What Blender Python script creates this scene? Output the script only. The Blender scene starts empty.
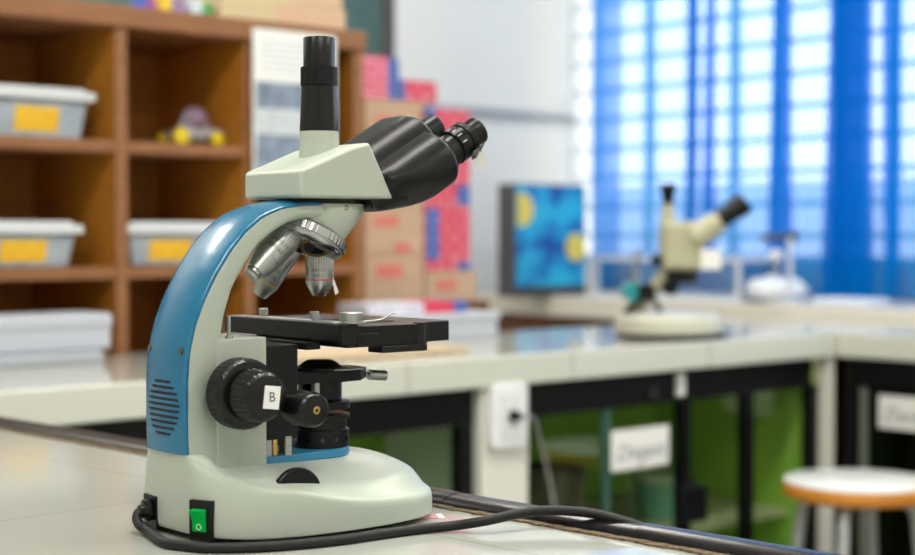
import bpy, bmesh, math, random
from mathutils import Vector, Matrix
random.seed(7)
PI = math.pi
SC = bpy.context.scene
COL = SC.collection

# ------------------------------------------------------------------ materials
def new_mat(name):
    m = bpy.data.materials.new(name); m.use_nodes = True
    nt = m.node_tree
    return m, nt, nt.nodes['Principled BSDF']

def mat(name, color, rough=0.5, metal=0.0, spec=0.5, noise=0.0, nscale=40, bump=0.0, bscale=300, emis=None, estr=0.0, coat=0.0, coord='Object'):
    m, nt, b = new_mat(name)
    c = (*color, 1)
    b.inputs['Base Color'].default_value = c
    b.inputs['Roughness'].default_value = rough
    b.inputs['Metallic'].default_value = metal
    b.inputs['Specular IOR Level'].default_value = spec
    if coat: b.inputs['Coat Weight'].default_value = coat; b.inputs['Coat Roughness'].default_value = .08
    tc = nt.nodes.new('ShaderNodeTexCoord')
    if noise:
        n = nt.nodes.new('ShaderNodeTexNoise'); n.inputs['Scale'].default_value = nscale; n.inputs['Detail'].default_value = 4
        r = nt.nodes.new('ShaderNodeValToRGB')
        lo = tuple(max(0, x * (1 - noise)) for x in color); hi = tuple(min(1, x * (1 + noise)) for x in color)
        r.color_ramp.elements[0].color = (*lo, 1); r.color_ramp.elements[0].position = .3
        r.color_ramp.elements[1].color = (*hi, 1); r.color_ramp.elements[1].position = .7
        nt.links.new(tc.outputs[coord], n.inputs['Vector']); nt.links.new(n.outputs['Fac'], r.inputs['Fac'])
        nt.links.new(r.outputs['Color'], b.inputs['Base Color'])
    if bump:
        n2 = nt.nodes.new('ShaderNodeTexNoise'); n2.inputs['Scale'].default_value = bscale; n2.inputs['Detail'].default_value = 3
        bp = nt.nodes.new('ShaderNodeBump'); bp.inputs['Strength'].default_value = bump; bp.inputs['Distance'].default_value = .001
        nt.links.new(tc.outputs[coord], n2.inputs['Vector']); nt.links.new(n2.outputs['Fac'], bp.inputs['Height'])
        nt.links.new(bp.outputs['Normal'], b.inputs['Normal'])
    if emis: b.inputs['Emission Color'].default_value = (*emis, 1); b.inputs['Emission Strength'].default_value = estr
    return m

def wood_mat(name, c1, c2, rough=.4, scale=6, axis=(1, 8, 8)):
    m, nt, b = new_mat(name)
    tc = nt.nodes.new('ShaderNodeTexCoord'); mp = nt.nodes.new('ShaderNodeMapping'); mp.inputs['Scale'].default_value = axis
    n = nt.nodes.new('ShaderNodeTexNoise'); n.inputs['Scale'].default_value = scale; n.inputs['Detail'].default_value = 6; n.inputs['Distortion'].default_value = .6
    r = nt.nodes.new('ShaderNodeValToRGB'); r.color_ramp.elements[0].color = (*c1, 1); r.color_ramp.elements[1].color = (*c2, 1)
    r.color_ramp.elements[0].position = .3; r.color_ramp.elements[1].position = .7
    L = nt.links
    L.new(tc.outputs['Object'], mp.inputs['Vector']); L.new(mp.outputs['Vector'], n.inputs['Vector']); L.new(n.outputs['Fac'], r.inputs['Fac']); L.new(r.outputs['Color'], b.inputs['Base Color'])
    b.inputs['Roughness'].default_value = rough
    return m

def tile_mat(name, color, joint, w, h, rough=.12, axes='XY', offset=(0, 0, 0), mortar=.004):
    """glazed tiles with thin joints, laid out along two local axes"""
    m, nt, b = new_mat(name)
    tc = nt.nodes.new('ShaderNodeTexCoord'); mp = nt.nodes.new('ShaderNodeMapping')
    mp.inputs['Location'].default_value = offset
    if axes == 'XZ': mp.inputs['Rotation'].default_value = (PI / 2, 0, 0)
    br = nt.nodes.new('ShaderNodeTexBrick'); br.offset = 0
    br.inputs['Color1'].default_value = (*color, 1); br.inputs['Color2'].default_value = (*[x * .97 for x in color], 1)
    br.inputs['Mortar'].default_value = (*joint, 1); br.inputs['Scale'].default_value = 1
    br.inputs['Mortar Size'].default_value = mortar; br.inputs['Brick Width'].default_value = w; br.inputs['Row Height'].default_value = h
    L = nt.links
    L.new(tc.outputs['Object'], mp.inputs['Vector']); L.new(mp.outputs['Vector'], br.inputs['Vector']); L.new(br.outputs['Color'], b.inputs['Base Color'])
    b.inputs['Roughness'].default_value = rough
    return m

def print_mat(name, base, ink, sx, sz, amount=.5, rough=.6):
    """packaging card with rows of printed marks"""
    m, nt, b = new_mat(name)
    tc = nt.nodes.new('ShaderNodeTexCoord'); mp = nt.nodes.new('ShaderNodeMapping'); mp.inputs['Rotation'].default_value = (PI / 2, 0, 0)
    br = nt.nodes.new('ShaderNodeTexBrick'); br.inputs['Scale'].default_value = 1
    br.inputs['Color1'].default_value = (*ink, 1); br.inputs['Color2'].default_value = (*[i * amount + c * (1 - amount) for i, c in zip(ink, base)], 1)
    br.inputs['Mortar'].default_value = (*base, 1); br.inputs['Mortar Size'].default_value = sz * .28
    br.inputs['Brick Width'].default_value = sx; br.inputs['Row Height'].default_value = sz
    L = nt.links
    L.new(tc.outputs['Object'], mp.inputs['Vector']); L.new(mp.outputs['Vector'], br.inputs['Vector']); L.new(br.outputs['Color'], b.inputs['Base Color'])
    b.inputs['Roughness'].default_value = rough
    return m

def glass_mat(name, tint, refl=.10, rough=.02, edge=.35):
    m = bpy.data.materials.new(name); m.use_nodes = True; nt = m.node_tree; nt.nodes.clear()
    o = nt.nodes.new('ShaderNodeOutputMaterial'); mx = nt.nodes.new('ShaderNodeMixShader')
    t = nt.nodes.new('ShaderNodeBsdfTransparent'); t.inputs['Color'].default_value = (*tint, 1)
    g = nt.nodes.new('ShaderNodeBsdfGlossy'); g.inputs['Roughness'].default_value = rough
    lw = nt.nodes.new('ShaderNodeLayerWeight'); lw.inputs['Blend'].default_value = .3
    mt = nt.nodes.new('ShaderNodeMath'); mt.operation = 'MULTIPLY_ADD'; mt.inputs[1].default_value = edge; mt.inputs[2].default_value = refl
    L = nt.links
    L.new(lw.outputs['Fresnel'], mt.inputs[0]); L.new(mt.outputs[0], mx.inputs['Fac']); L.new(t.outputs[0], mx.inputs[1]); L.new(g.outputs[0], mx.inputs[2]); L.new(mx.outputs[0], o.inputs['Surface'])
    return m

def sheer_mat(name, tint, cloth, fac):
    m = bpy.data.materials.new(name); m.use_nodes = True; nt = m.node_tree; nt.nodes.clear()
    o = nt.nodes.new('ShaderNodeOutputMaterial'); mx = nt.nodes.new('ShaderNodeMixShader'); mx.inputs['Fac'].default_value = fac
    t = nt.nodes.new('ShaderNodeBsdfTransparent'); t.inputs['Color'].default_value = (*tint, 1)
    m2 = nt.nodes.new('ShaderNodeMixShader'); m2.inputs['Fac'].default_value = .35
    tr = nt.nodes.new('ShaderNodeBsdfTranslucent'); tr.inputs['Color'].default_value = (*cloth, 1)
    d = nt.nodes.new('ShaderNodeBsdfDiffuse'); d.inputs['Color'].default_value = (*cloth, 1)
    L = nt.links
    L.new(tr.outputs[0], m2.inputs[1]); L.new(d.outputs[0], m2.inputs[2])
    L.new(t.outputs[0], mx.inputs[1]); L.new(m2.outputs[0], mx.inputs[2]); L.new(mx.outputs[0], o.inputs['Surface'])
    return m

M = {}
M['cream'] = mat('cream_enamel', (.425, .472, .405), .38, spec=.42, bump=.06, bscale=900)
M['blue'] = mat('blue_enamel', (.008, .132, .262), .22, spec=.5, bump=.03, bscale=900, noise=.06, nscale=60)
M['light_blue'] = mat('light_blue_enamel', (.03, .22, .40), .3)
M['black'] = mat('black_satin', (.006, .0065, .0075), .30, spec=.22)
M['black_gloss'] = mat('black_gloss', (.006, .006, .0065), .24, spec=.28)
M['black_textured'] = mat('black_crackle', (.007, .0075, .0085), .32, spec=.25, bump=.10, bscale=1500)
M['black_anod'] = mat('black_anodised', (.007, .007, .008), .30, spec=.3)
M['black_plate'] = mat('stage_black', (.006, .0068, .008), .28, spec=.22, noise=.15, nscale=120)
M['rubber'] = mat('black_rubber', (.010, .0105, .011), .5, spec=.3)
M['chrome'] = mat('chrome', (.45, .46, .46), .22, metal=1)
M['satin_steel'] = mat('satin_steel', (.40, .41, .40), .36, metal=1)
M['brass'] = mat('brass', (.55, .36, .12), .3, metal=1)
M['ink'] = mat('dark_ink', (.03, .035, .07), .5)
M['white_paper'] = mat('white_paper', (.80, .80, .78), .6)
M['red_ink'] = mat('red_band', (.55, .02, .03), .4)
M['yellow_ink'] = mat('yellow_band', (.65, .42, .02), .4)
M['green_switch'] = mat('green_switch', (.0, .33, .05), .2, emis=(0, .6, .08), estr=.12)
M['glassdark'] = mat('dark_lens', (.004, .004, .006), .05)
M['tape'] = mat('smoky_tape', (.06, .05, .045), .2)
M['white_gloss'] = mat('white_enamel', (.74, .75, .72), .25)

# ------------------------------------------------------------------ mesh builder
class MB:
    """collects geometry, builds ONE mesh object. k scales input (mm -> m with .001)"""
    def __init__(s, k=1.0): s.bm = bmesh.new(); s.k = k
    def _v(s, p): return s.bm.verts.new(Vector(p) * s.k)
    def faces(s, vs, fs):
        vv = [s._v(v) for v in vs]
        for f in fs:
            try: s.bm.faces.new([vv[i] for i in f])
            except ValueError: pass
        return s
    def box(s, x0, x1, y0, y1, z0, z1, rot=None, piv=(0, 0, 0)):
        vs = [(x, y, z) for z in (z0, z1) for y in (y0, y1) for x in (x0, x1)]
        if rot is not None: vs = [rot @ (Vector(v) - Vector(piv)) + Vector(piv) for v in vs]
        return s.faces(vs, [(0, 2, 3, 1), (4, 5, 7, 6), (0, 1, 5, 4), (2, 6, 7, 3), (0, 4, 6, 2), (1, 3, 7, 5)])
    def rings(s, rings, cap0=True, cap1=True, closed=True):
        R = [[s._v(p) for p in r] for r in rings]; n = len(R[0])
        for a, b in zip(R, R[1:]):
            for i in range(n if closed else n - 1):
                j = (i + 1) % n
                try: s.bm.faces.new((a[i], a[j], b[j], b[i]))
                except ValueError: pass
        if cap0: s.bm.faces.new(list(reversed(R[0])))
        if cap1: s.bm.faces.new(R[-1])
        return s
    def lathe(s, o, d, prof, n=32, ribs=0, rd=0.0, rib_rng=None):
        """prof: list of (r, h) along axis d from o; optional flutes on profile rows in rib_rng"""
        o = Vector(o); d = Vector(d).normalized()
        a = d.orthogonal().normalized(); b = d.cross(a)
        rr = []
        for i, (r, h) in enumerate(prof):
            ring = []
            for k in range(n):
                t = 2 * PI * k / n
                r2 = r
                if ribs and rib_rng and rib_rng[0] <= i <= rib_rng[1]:
                    r2 = r - rd * (1 if (k * ribs * 2 // n) % 2 else 0)
                ring.append(o + d * h + (a * math.cos(t) + b * math.sin(t)) * r2)
            rr.append(ring)
        return s.rings(rr)
    def cyl(s, p0, p1, r, n=24, r1=None):
        p0 = Vector(p0); p1 = Vector(p1)
        return s.lathe(p0, p1 - p0, [(r, 0), (r if r1 is None else r1, (p1 - p0).length)], n)
    def tube(s, pts, r, n=12):
        pts = [Vector(p) for p in pts]; rr = []
        t0 = (pts[1] - pts[0]).normalized(); a = t0.orthogonal().normalized()
        for i, p in enumerate(pts):
            t = (pts[min(i + 1, len(pts) - 1)] - pts[max(i - 1, 0)]).normalized()
            a = (a - t * a.dot(t)).normalized(); b = t.cross(a)
            rr.append([p + (a * math.cos(2 * PI * k / n) + b * math.sin(2 * PI * k / n)) * r for k in range(n)])
        return s.rings(rr)
    def prism(s, poly, axis, lo, hi):
        """poly in the two other axes (order x,y,z minus axis), extruded lo..hi on axis"""
        def P(q, h):
            q = list(q); q.insert(axis, h); return q
        return s.rings([[P(q, lo) for q in poly], [P(q, hi) for q in poly]])
    def sphere(s, c, r, sx=1, sy=1, sz=1, n=20):
        m = Matrix.Translation(Vector(c) * s.k) @ Matrix.Diagonal((sx, sy, sz, 1))
        bmesh.ops.create_uvsphere(s.bm, u_segments=n, v_segments=n // 2, radius=r * s.k, matrix=m); return s
    def build(s, name, m, parent=None, bevel=0.0, seg=3, smooth=True, ang=35, label=None, subsurf=0, loc=None):
        bm = s.bm
        bmesh.ops.recalc_face_normals(bm, faces=bm.faces)
        if smooth:
            for f in bm.faces: f.smooth = True
            lim = math.radians(ang)
            for e in bm.edges:
                if len(e.link_faces) == 2 and e.calc_face_angle(0) > lim and not bevel: e.smooth = False
        me = bpy.data.meshes.new(name); bm.to_mesh(me); bm.free()
        me.materials.append(m)
        o = bpy.data.objects.new(name, me); COL.objects.link(o)
        if parent: o.parent = parent
        if loc: o.location = loc
        if bevel:
            md = o.modifiers.new('bevel', 'BEVEL'); md.width = bevel; md.segments = seg; md.limit_method = 'ANGLE'; md.angle_limit = math.radians(30); md.harden_normals = True
        if subsurf:
            md = o.modifiers.new('sub', 'SUBSURF'); md.levels = subsurf; md.render_levels = subsurf
        if label: o['label'] = label
        return o

def tag(o, label=None, cat=None, group=None, kind=None):
    if label: o['label'] = label
    if cat: o['category'] = cat
    if group: o['group'] = group
    if kind: o['kind'] = kind
    return o

def empty(name, loc, rz=0.0, label=None, cat=None, group=None, kind=None):
    o = bpy.data.objects.new(name, None); COL.objects.link(o); o.empty_display_size = .05
    o.location = loc; o.rotation_euler = (0, 0, rz)
    return tag(o, label, cat, group, kind)

def text_obj(name, body, size, m, parent, mtx, wrap=None, depth=.0002, shear=0.0):
    """lettering as a thin mesh; wrap = radius to bend it round a cylinder"""
    cu = bpy.data.curves.new(name, 'FONT'); cu.body = body; cu.size = size; cu.align_x = 'CENTER'; cu.align_y = 'CENTER'; cu.extrude = depth; cu.shear = shear
    cu.resolution_u = 3
    tmp = bpy.data.objects.new('tmp', cu); COL.objects.link(tmp)
    dg = bpy.context.evaluated_depsgraph_get(); me = bpy.data.meshes.new_from_object(tmp.evaluated_get(dg))
    bpy.data.objects.remove(tmp); bpy.data.curves.remove(cu)
    if wrap:
        for v in me.vertices:
            t = v.co.x / wrap; r = wrap + v.co.z
            v.co = Vector((r * math.sin(t), v.co.y, r * math.cos(t) - wrap))
    me.transform(mtx); me.materials.clear(); me.materials.append(m); me.name = name
    o = bpy.data.objects.new(name, me); COL.objects.link(o); o.parent = parent
    return o

def frame(o, x, y, z):
    """matrix whose columns are x,y,z placed at o"""
    x, y, z = Vector(x).normalized(), Vector(y).normalized(), Vector(z).normalized()
    m = Matrix((x, y, z)).transposed().to_4x4(); m.translation = Vector(o); return m

# ------------------------------------------------------------------ camera
FPX = 1550.0
PITCH = math.atan(42.5 / FPX)
TABLE = 0.85
CAMZ = TABLE + .243
cam_d = bpy.data.cameras.new('camera'); cam = bpy.data.objects.new('camera', cam_d); COL.objects.link(cam)
cam_d.sensor_width = 36; cam_d.lens = FPX / 915 * 36; cam_d.clip_start = .05
cam.location = (0, 0, CAMZ); cam.rotation_euler = (PI / 2 - PITCH, 0, 0)
cam_d.dof.use_dof = True; cam_d.dof.focus_distance = 1.285; cam_d.dof.aperture_fstop = 4.3
SC.camera = cam
SC.view_settings.view_transform = 'Standard'; SC.view_settings.look = 'None'; SC.view_settings.gamma = 1; SC.view_settings.use_curve_mapping = False
SC.view_settings.exposure = 0.07

# ------------------------------------------------------------------ room frame: s runs along the left wall, w across it
PHI = math.radians(41.9)
U = Vector((math.cos(PHI), math.sin(PHI), 0)); W = Vector((-U.y, U.x, 0)); P0 = Vector((-.71, 2.40, 0))
def R(s, w, z=0.0): return P0 + U * s + W * w + Vector((0, 0, z))
def tsw(px, w=None, s=None):
    """depth at image column px on the plane w=const or s=const"""
    r = (px - 457.5) / FPX
    if w is not None: t = (w + P0.dot(W)) / (r * W.x + W.y)
    else: t = (s + P0.dot(U)) / (r * U.x + U.y)
    p = Vector((t * r, t, 0)) - P0
    return p.dot(U), p.dot(W), t
def s_at(px, w): return tsw(px, w=w)[0]
def w_at(px, s): return tsw(px, s=s)[1]
def z_at(py, t): return CAMZ + (235 - py) / FPX * t

S_WIN, W_LEFT, S_BACK, W_BACK, H_ROOM = 3.35, 2.00, -3.4, -4.2, 3.0

# ------------------------------------------------------------------ room shell
M['wall'] = mat('white_wall_paint', (.71, .70, .645), .7, noise=.02, nscale=3)
M['floor'] = tile_mat('floor_tiles', (.30, .29, .27), (.15, .15, .14), .4, .4, .25)
M['ceiling'] = mat('ceiling_paint', (.78, .78, .76), .8)
M['frame_w'] = mat('window_metal', (.60, .66, .72), .4)
def struct(name, mb, m, parent=None, **k):
    o = mb.build(name, m, parent, smooth=False, **k)
    if not parent: o['kind'] = 'structure'; o.location = P0; o.rotation_euler = (0, 0, PHI)
    return o
struct('floor', MB().box(S_BACK - .1, S_WIN + .2, W_BACK - .1, W_LEFT + .1, -.1, 0), M['floor'])
struct('ceiling', MB().box(S_BACK - .1, S_WIN + .2, W_BACK - .1, W_LEFT + .1, H_ROOM, H_ROOM + .1), M['ceiling'])
struct('wall_left', MB().box(S_BACK - .1, S_WIN + .2, W_LEFT, W_LEFT + .12, 0, H_ROOM), M['wall'])
struct('wall_right', MB().box(S_BACK - .1, S_WIN + .2, W_BACK - .12, W_BACK, 0, H_ROOM), M['wall'])
struct('wall_back', MB().box(S_BACK - .12, S_BACK, W_BACK, W_LEFT, 0, H_ROOM), M['wall'])
WO0, WO1, ZO0, ZO1 = -3.0, W_LEFT - .004, .98, 2.80      # window opening
mb = MB()
mb.box(S_WIN, S_WIN + .05, W_BACK, W_LEFT, 0, ZO0); mb.box(S_WIN, S_WIN + .05, W_BACK, W_LEFT, ZO1, H_ROOM)
mb.box(S_WIN, S_WIN + .05, W_BACK, WO0, ZO0, ZO1); mb.box(S_WIN, S_WIN + .05, WO1, W_LEFT, ZO0, ZO1)
struct('wall_window', mb, M['wall'])
# window: louvred panes behind a steel grille
win = empty('window_1', R(S_WIN + .025, 0, 0), PHI, kind='structure')
mb = MB(); mulls = [650, 692, 735, 778, 838, 895, 960]
for px in mulls:
    w = w_at(px, S_WIN + .025); mb.box(-.02, .02, w - .013, w + .013, ZO0, ZO1)
w = w_at(650, S_WIN + .025)
while w > WO0 + .25:
    w -= .25
    if w < w_at(960, S_WIN + .025) - .1: mb.box(-.02, .02, w - .018, w + .018, ZO0, ZO1)
mb.box(-.03, .03, WO0, WO1, ZO0, ZO0 + .04); mb.box(-.03, .03, WO0, WO1, ZO1 - .04, ZO1)
mb.build('window_frame', M['frame_w'], win, smooth=False)
mb = MB(); z = ZO0 + .11
while z < ZO1 - .05:
    mb.box(-.008, .008, WO0, WO1, z - .008, z + .008); z += .112
mb.build('window_grille', M['frame_w'], win, smooth=False)
MB().box(.021, .024, WO0, WO1, ZO0, ZO1).build('window_pane', glass_mat('window_glass', (.97, .98, .99), .03), win, smooth=False)

struct('dimming_wall', MB().box(S_WIN + 2.4, S_WIN + 2.5, -6, 6, -.1, 1.38), mat('dimming_wall_grey', (.42, .46, .50), .8))  # added wall beyond the window, dims the sky seen through the lower panes
# ceiling lamps
M['lamp'] = mat('lamp_diffuser', (.9, .9, .9), .6, emis=(1, .965, .885), estr=29)
for i, (s, w, nm) in enumerate([(-.62, 1.5, 'bookcase'), (1.7, .95, 'stacked cartons'), (-1.9, -1.3, 'middle of the near bench'), (-.1, -1.1, 'near bench end'), (1.7, -1.1, 'window side'), (-1.0, -3.0, 'right wall'), (1.5, -3.0, 'right window corner')]):
    t = empty('ceiling_light', R(s, w, H_ROOM - .06), PHI, 'flat white ceiling light above the ' + nm, 'ceiling light', 'ceiling lights')
    MB().box(-.62, .62, -.17, .17, 0, .06).build('housing', M['white_gloss'], t, smooth=False)
    MB().box(-.58, .58, -.14, .14, -.012, .0).build('diffuser', M['lamp'], t, smooth=False)

# ------------------------------------------------------------------ counters
M['tile'] = tile_mat('cream_tiles', (.45, .45, .385), (.37, .36, .31), .449, .30, .09, offset=(-.813, 0, 0))
M['tile_edge'] = tile_mat('cream_edge_tiles', (.58, .60, .53), (.42, .42, .38), .449, .5, .15, 'XZ', offset=(-.813, 0, .1))
M['grout'] = mat('dark_grout', (.10, .09, .08), .8)
M['alu_black'] = mat('black_cabinet_frame', (.006, .0065, .007), .35, spec=.2)
M['green_wall'] = mat('green_cabinet_paint', (.42, .64, .10), .6, noise=.12, nscale=5)
M['shelf_cream'] = mat('cabinet_shelf', (.52, .47, .30), .6)
M['pillar'] = mat('pillar_cream', (.70, .70, .63), .45)
M['cab_glass'] = glass_mat('cabinet_glass', (.88, .95, .88), .015, edge=.12)
M['brown_wood'] = wood_mat('brown_cabinet_wood', (.10, .030, .010), (.17, .06, .02), .45)
SLAB = .060
# left counter
lc = empty('lab_counter', P0 + Vector((0, 0, 0)), PHI, 'long cream tiled counter with glass fronts running under the bookcase', 'counter')
MB().box(-1.7, 2.215, -.012, .56, TABLE - SLAB + .004, TABLE - .004).box(2.215, 2.785, 0, .56, TABLE - SLAB + .004, TABLE - .004).build('slab', M['grout'], lc, smooth=False)
MB().box(-1.7, 2.785, -.010, .56, TABLE - .004, TABLE).build('tiled_top', M['tile'], lc, bevel=.0015)
MB().box(-1.7, 2.213, -.016, -.0, TABLE - SLAB, TABLE + .001).build('tiled_edge', M['tile_edge'], lc, bevel=.004)
ZT = TABLE - SLAB
def bar_s(px): return s_at(px, .03)
mb = MB().box(-1.7, 2.16, .02, .05, ZT - .075, ZT)
mb.box(-1.7, 2.16, .02, .05, .06, .10)
mb.build('door_rail', M['alu_black'], lc, smooth=False)
for px, hw in ((463, .016), (684, .013), (747.5, .013), (812, .013), (300, .014), (120, .014)):
    s = bar_s(px); MB().box(s - hw, s + hw, .018, .048, .10, ZT - .07).build('door_stile', M['alu_black'], lc, smooth=False)
sp0, sp1 = s_at(481, -.002), s_at(528, -.002)
edges = [-1.7, bar_s(120), bar_s(300), bar_s(463), sp0 + .01, None, sp1 - .01, bar_s(607), bar_s(684), bar_s(747.5), bar_s(812), 2.16]
for a, b in zip(edges, edges[1:]):
    if a is None or b is None: continue
    MB().box(a + .004, b - .004, .030, .035, .10, ZT - .07).build('glass_door', M['cab_glass'], lc, smooth=False)
a = bar_s(606); MB().box(a - .009, a + .009, .024, .034, .10, ZT - .07).build('glass_edge', mat('green_glass_edge', (.05, .12, .09), .2), lc, smooth=False)
MB().box(sp0, sp1, -.004, .30, 0, ZT).build('pillar', M['pillar'], lc, bevel=.003)
MB().box(-1.7, 2.785, .54, .56, 0, ZT).build('back_panel', M['green_wall'], lc, smooth=False)
MB().box(-1.7, 2.16, .05, .54, .0, .06).build('bottom_panel', M['green_wall'], lc, smooth=False)
MB().box(sp1, 2.16, .09, .54, .385, .40).build('shelf', M['shelf_cream'], lc, smooth=False)
MB().box(-1.7, sp0, .09, .54, .385, .40).build('shelf', M['shelf_cream'], lc, smooth=False)
MB().box(2.163, 2.20, .035, .54, 0, ZT).build('side_panel', M['green_wall'], lc, smooth=False)
MB().box(2.19, 2.222, -.004, .035, 0, ZT).build('corner_post', M['pillar'], lc, bevel=.002)
s = s_at(680, .016); MB().box(s - .012, s + .012, .008, .02, ZT - .062, ZT - .01).build('door_latch', M['white_gloss'], lc, bevel=.002)
s = s_at(652, .016); MB().cyl((s, .02, ZT - .05), (s, .008, ZT - .05), .014).build('lock_cylinder', M['chrome'], lc)

# right counter, under the window side
rc = empty('lab_counter', R(2.217, 0, 0), PHI, 'cream tiled counter on the right running off beside the stool', 'counter')
MB().box(.0, .57, -2.6, -.001, TABLE - SLAB + .004, TABLE - .004).build('slab', M['grout'], rc, smooth=False)
MB().box(-.002, .57, -2.6, -.011, TABLE - .004, TABLE).build('tiled_top', M['tile'], rc, bevel=.0015)
MB().box(-.012, .0, -2.6, -.018, TABLE - SLAB, TABLE + .001).build('tiled_edge', mat('cream_edge', (.58, .60, .53), .15), rc, bevel=.004)
MB().box(.02, .05, -2.6, -.03, ZT - .075, ZT).box(.02, .05, -2.6, -.03, .06, .10).build('door_rail', M['alu_black'], rc, smooth=False)
for w0, hw in ((-.045, .016), (-.34, .014), (-1.0, .014)):
    MB().box(.018, .048, w0 - hw, w0 + hw, .1, ZT - .07).build('door_stile', M['alu_black'], rc, smooth=False)
MB().box(.022, .046, -.083, -.068, .1, ZT - .07).build('steel_strip', mat('dull_strip', (.20, .20, .17), .4), rc, smooth=False)
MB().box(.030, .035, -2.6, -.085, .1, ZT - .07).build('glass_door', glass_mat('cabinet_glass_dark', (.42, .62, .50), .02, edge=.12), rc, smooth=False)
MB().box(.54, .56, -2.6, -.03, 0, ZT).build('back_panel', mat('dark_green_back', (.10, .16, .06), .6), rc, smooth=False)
MB().box(.05, .54, -2.6, -.03, 0, .06).build('bottom_panel', M['green_wall'], rc, smooth=False)
MB().box(.05, .54, -2.62, -2.6, 0, ZT).build('side_panel', M['green_wall'], rc, smooth=False)

# window ledge cabinet
LED = TABLE + .03
wl = empty('window_cabinet', R(2.79, 0, 0), PHI, 'low brown cabinet with cream tiled top under the blue curtains', 'cabinet')
MB().box(.0, .53, -2.6, 1.95, LED - .07, LED).build('tiled_top', mat('ledge_tiles', (.66, .63, .56), .25), wl, bevel=.004)
MB().box(.03, .53, -2.6, 1.95, .0, LED - .07).build('body', M['brown_wood'], wl, smooth=False)

# ------------------------------------------------------------------ near bench carrying the microscope
BX = Vector((.7071, -.7071, 0)); BY = Vector((.7071, .7071, 0)); B0 = Vector((-.025, 1.42, 0))
nb = empty('lab_bench', B0, -PI / 4, 'cream tiled bench in the foreground with black edge trim, carrying the blue microscope', 'bench')
MB().box(-1.16, .92, -.78, -.006, TABLE - .05, TABLE - .004).build('slab', M['grout'], nb, smooth=False)
M['bench_tile'] = tile_mat('bench_tiles', (.385, .405, .365), (.32, .32, .28), .60, .60, .10, offset=(.18, .115, 0), mortar=.0015)
MB().box(-1.16, .92, -.78, -.0, TABLE - .004, TABLE).build('tiled_top', M['bench_tile'], nb, bevel=.001)
MB().box(-1.12, .88, -.74, -.05, 0, TABLE - .05).build('body', M['pillar'], nb, smooth=False)
M['grit'] = mat('sandy_grit', (.13, .09, .05), .9, noise=.6, nscale=300, bump=.8, bscale=500)
mb = MB(); rnd = random.Random(3)
xs = [-1.16 + i * .01 for i in range(209)]
for a, b in zip(xs, xs[1:]): mb.box(a, b, -.026 - rnd.random() * .003, -.0185, TABLE, TABLE + .0012 + rnd.random() * .001)
mb.build('grit_line', M['grit'], nb, smooth=False)
def trim_seg(x0, x1, m, label, dz=0):
    prof = [(-.018, TABLE - .001)] + [(.001 - .019 * math.cos(q), TABLE + .0095 * math.sin(q)) for q in [PI * i / 14 for i in range(1, 12)]] + [(.019, TABLE + .001), (.020, TABLE - .006), (.020, TABLE - .050), (.0, TABLE - .050), (.0, TABLE - .001)]
    MB().prism([(y, z + dz) for y, z in prof], 0, x0, x1).build('edge_trim', m, nb, ang=28, label=label)
M['trim_black'] = mat('black_vinyl_trim', (.008, .007, .008), .26, spec=.3, noise=.3, nscale=80)
M['trim_worn'] = mat('worn_grey_trim', (.040, .036, .032), .30, metal=.3, noise=.35, nscale=60)
trim_seg(-1.16, -.10, M['trim_worn'], 'worn grey length of edge trim')
trim_seg(-.0995, .033, M['trim_black'], None, .0005)
trim_seg(.0335, .249, M['trim_black'], None)
trim_seg(.2495, .92, M['trim_black'], None, .0008)

# ------------------------------------------------------------------ MICROSCOPE (local mm: F forward, N towards the viewer's side, Z up)
TH = math.radians(40)
MO = Vector((-.2319, 1.246, TABLE))
ms = empty('microscope', MO, TH, 'large cream and blue microscope with black eyepieces in the foreground', 'microscope')
def V(F, N, Z): return Vector((F, -N, Z))
def mm(): return MB(.001)

# base
half = [(-2, 0), (-2, 22), (-1, 37), (4, 52), (12, 65), (24, 77), (40, 86), (60, 91.5), (85, 95), (110, 96.5), (140, 95.5), (165, 92.5), (186, 87.5), (201, 80), (215, 67), (225, 50), (231, 27), (233, 0)]
rimz = [71, 71, 70.5, 66, 57, 48.5, 44.8, 42.6, 37.5, 31.5, 28, 26.8, 26.3, 26, 26, 26.3, 27, 27.5]
half = [(f * 1.014 if f > 50 else f, n * 1.02) for f, n in half]
outl = [(f, n, z) for (f, n), z in zip(half, rimz)] + [(f, -n, z) for (f, n), z in list(zip(half, rimz))[-2:0:-1]]
def ring_in(inset, zf):
    out = []
    L = len(outl)
    for i, (f, n, z) in enumerate(outl):
        f0, n0, _ = outl[i - 1]; f1, n1, _ = outl[(i + 1) % L]
        tx, ty = f1 - f0, n1 - n0; l = math.hypot(tx, ty)
        out.append(V(f + ty / l * inset, n - tx / l * inset, zf(z)))
    return out
def ring_mix(t, crown):
    out = []
    for f, n, z in outl:
        sf = min(max(f, 34), 172); a = (f + (sf - f) * t, n * (1 - t))
        top = 58 if sf < 150 else 58 - (sf - 150) * .04
        e = t * t * (3 - 2 * t); out.append(V(a[0], a[1], z + (max(top, z if sf < 36 else 0) - z) * min(1, e ** (.55 if f < 150 else .36) * crown)))
    return out
b = mm()
topped = [(-4.5, 0), (-4.5, 18), (-4, 31), (1, 35.5), (10, 50), (23, 70)]      # where the wall ends under the arm
def wall_ring(t, inset, zf):
    base_r = ring_in(inset, zf); out = []
    for q, (f, n, z) in zip(base_r, outl):
        k = next((i for i, (a, c) in enumerate(half) if (a, c) == (f, abs(n))), 99)
        if k < len(topped):
            a, c = topped[k]; e = t ** 1.5
            q = V(f + (a - f) * e, (abs(n) + (c - abs(n)) * e) * (1 if n >= 0 else -1), q.z)
        out.append(q)
    return out
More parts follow.
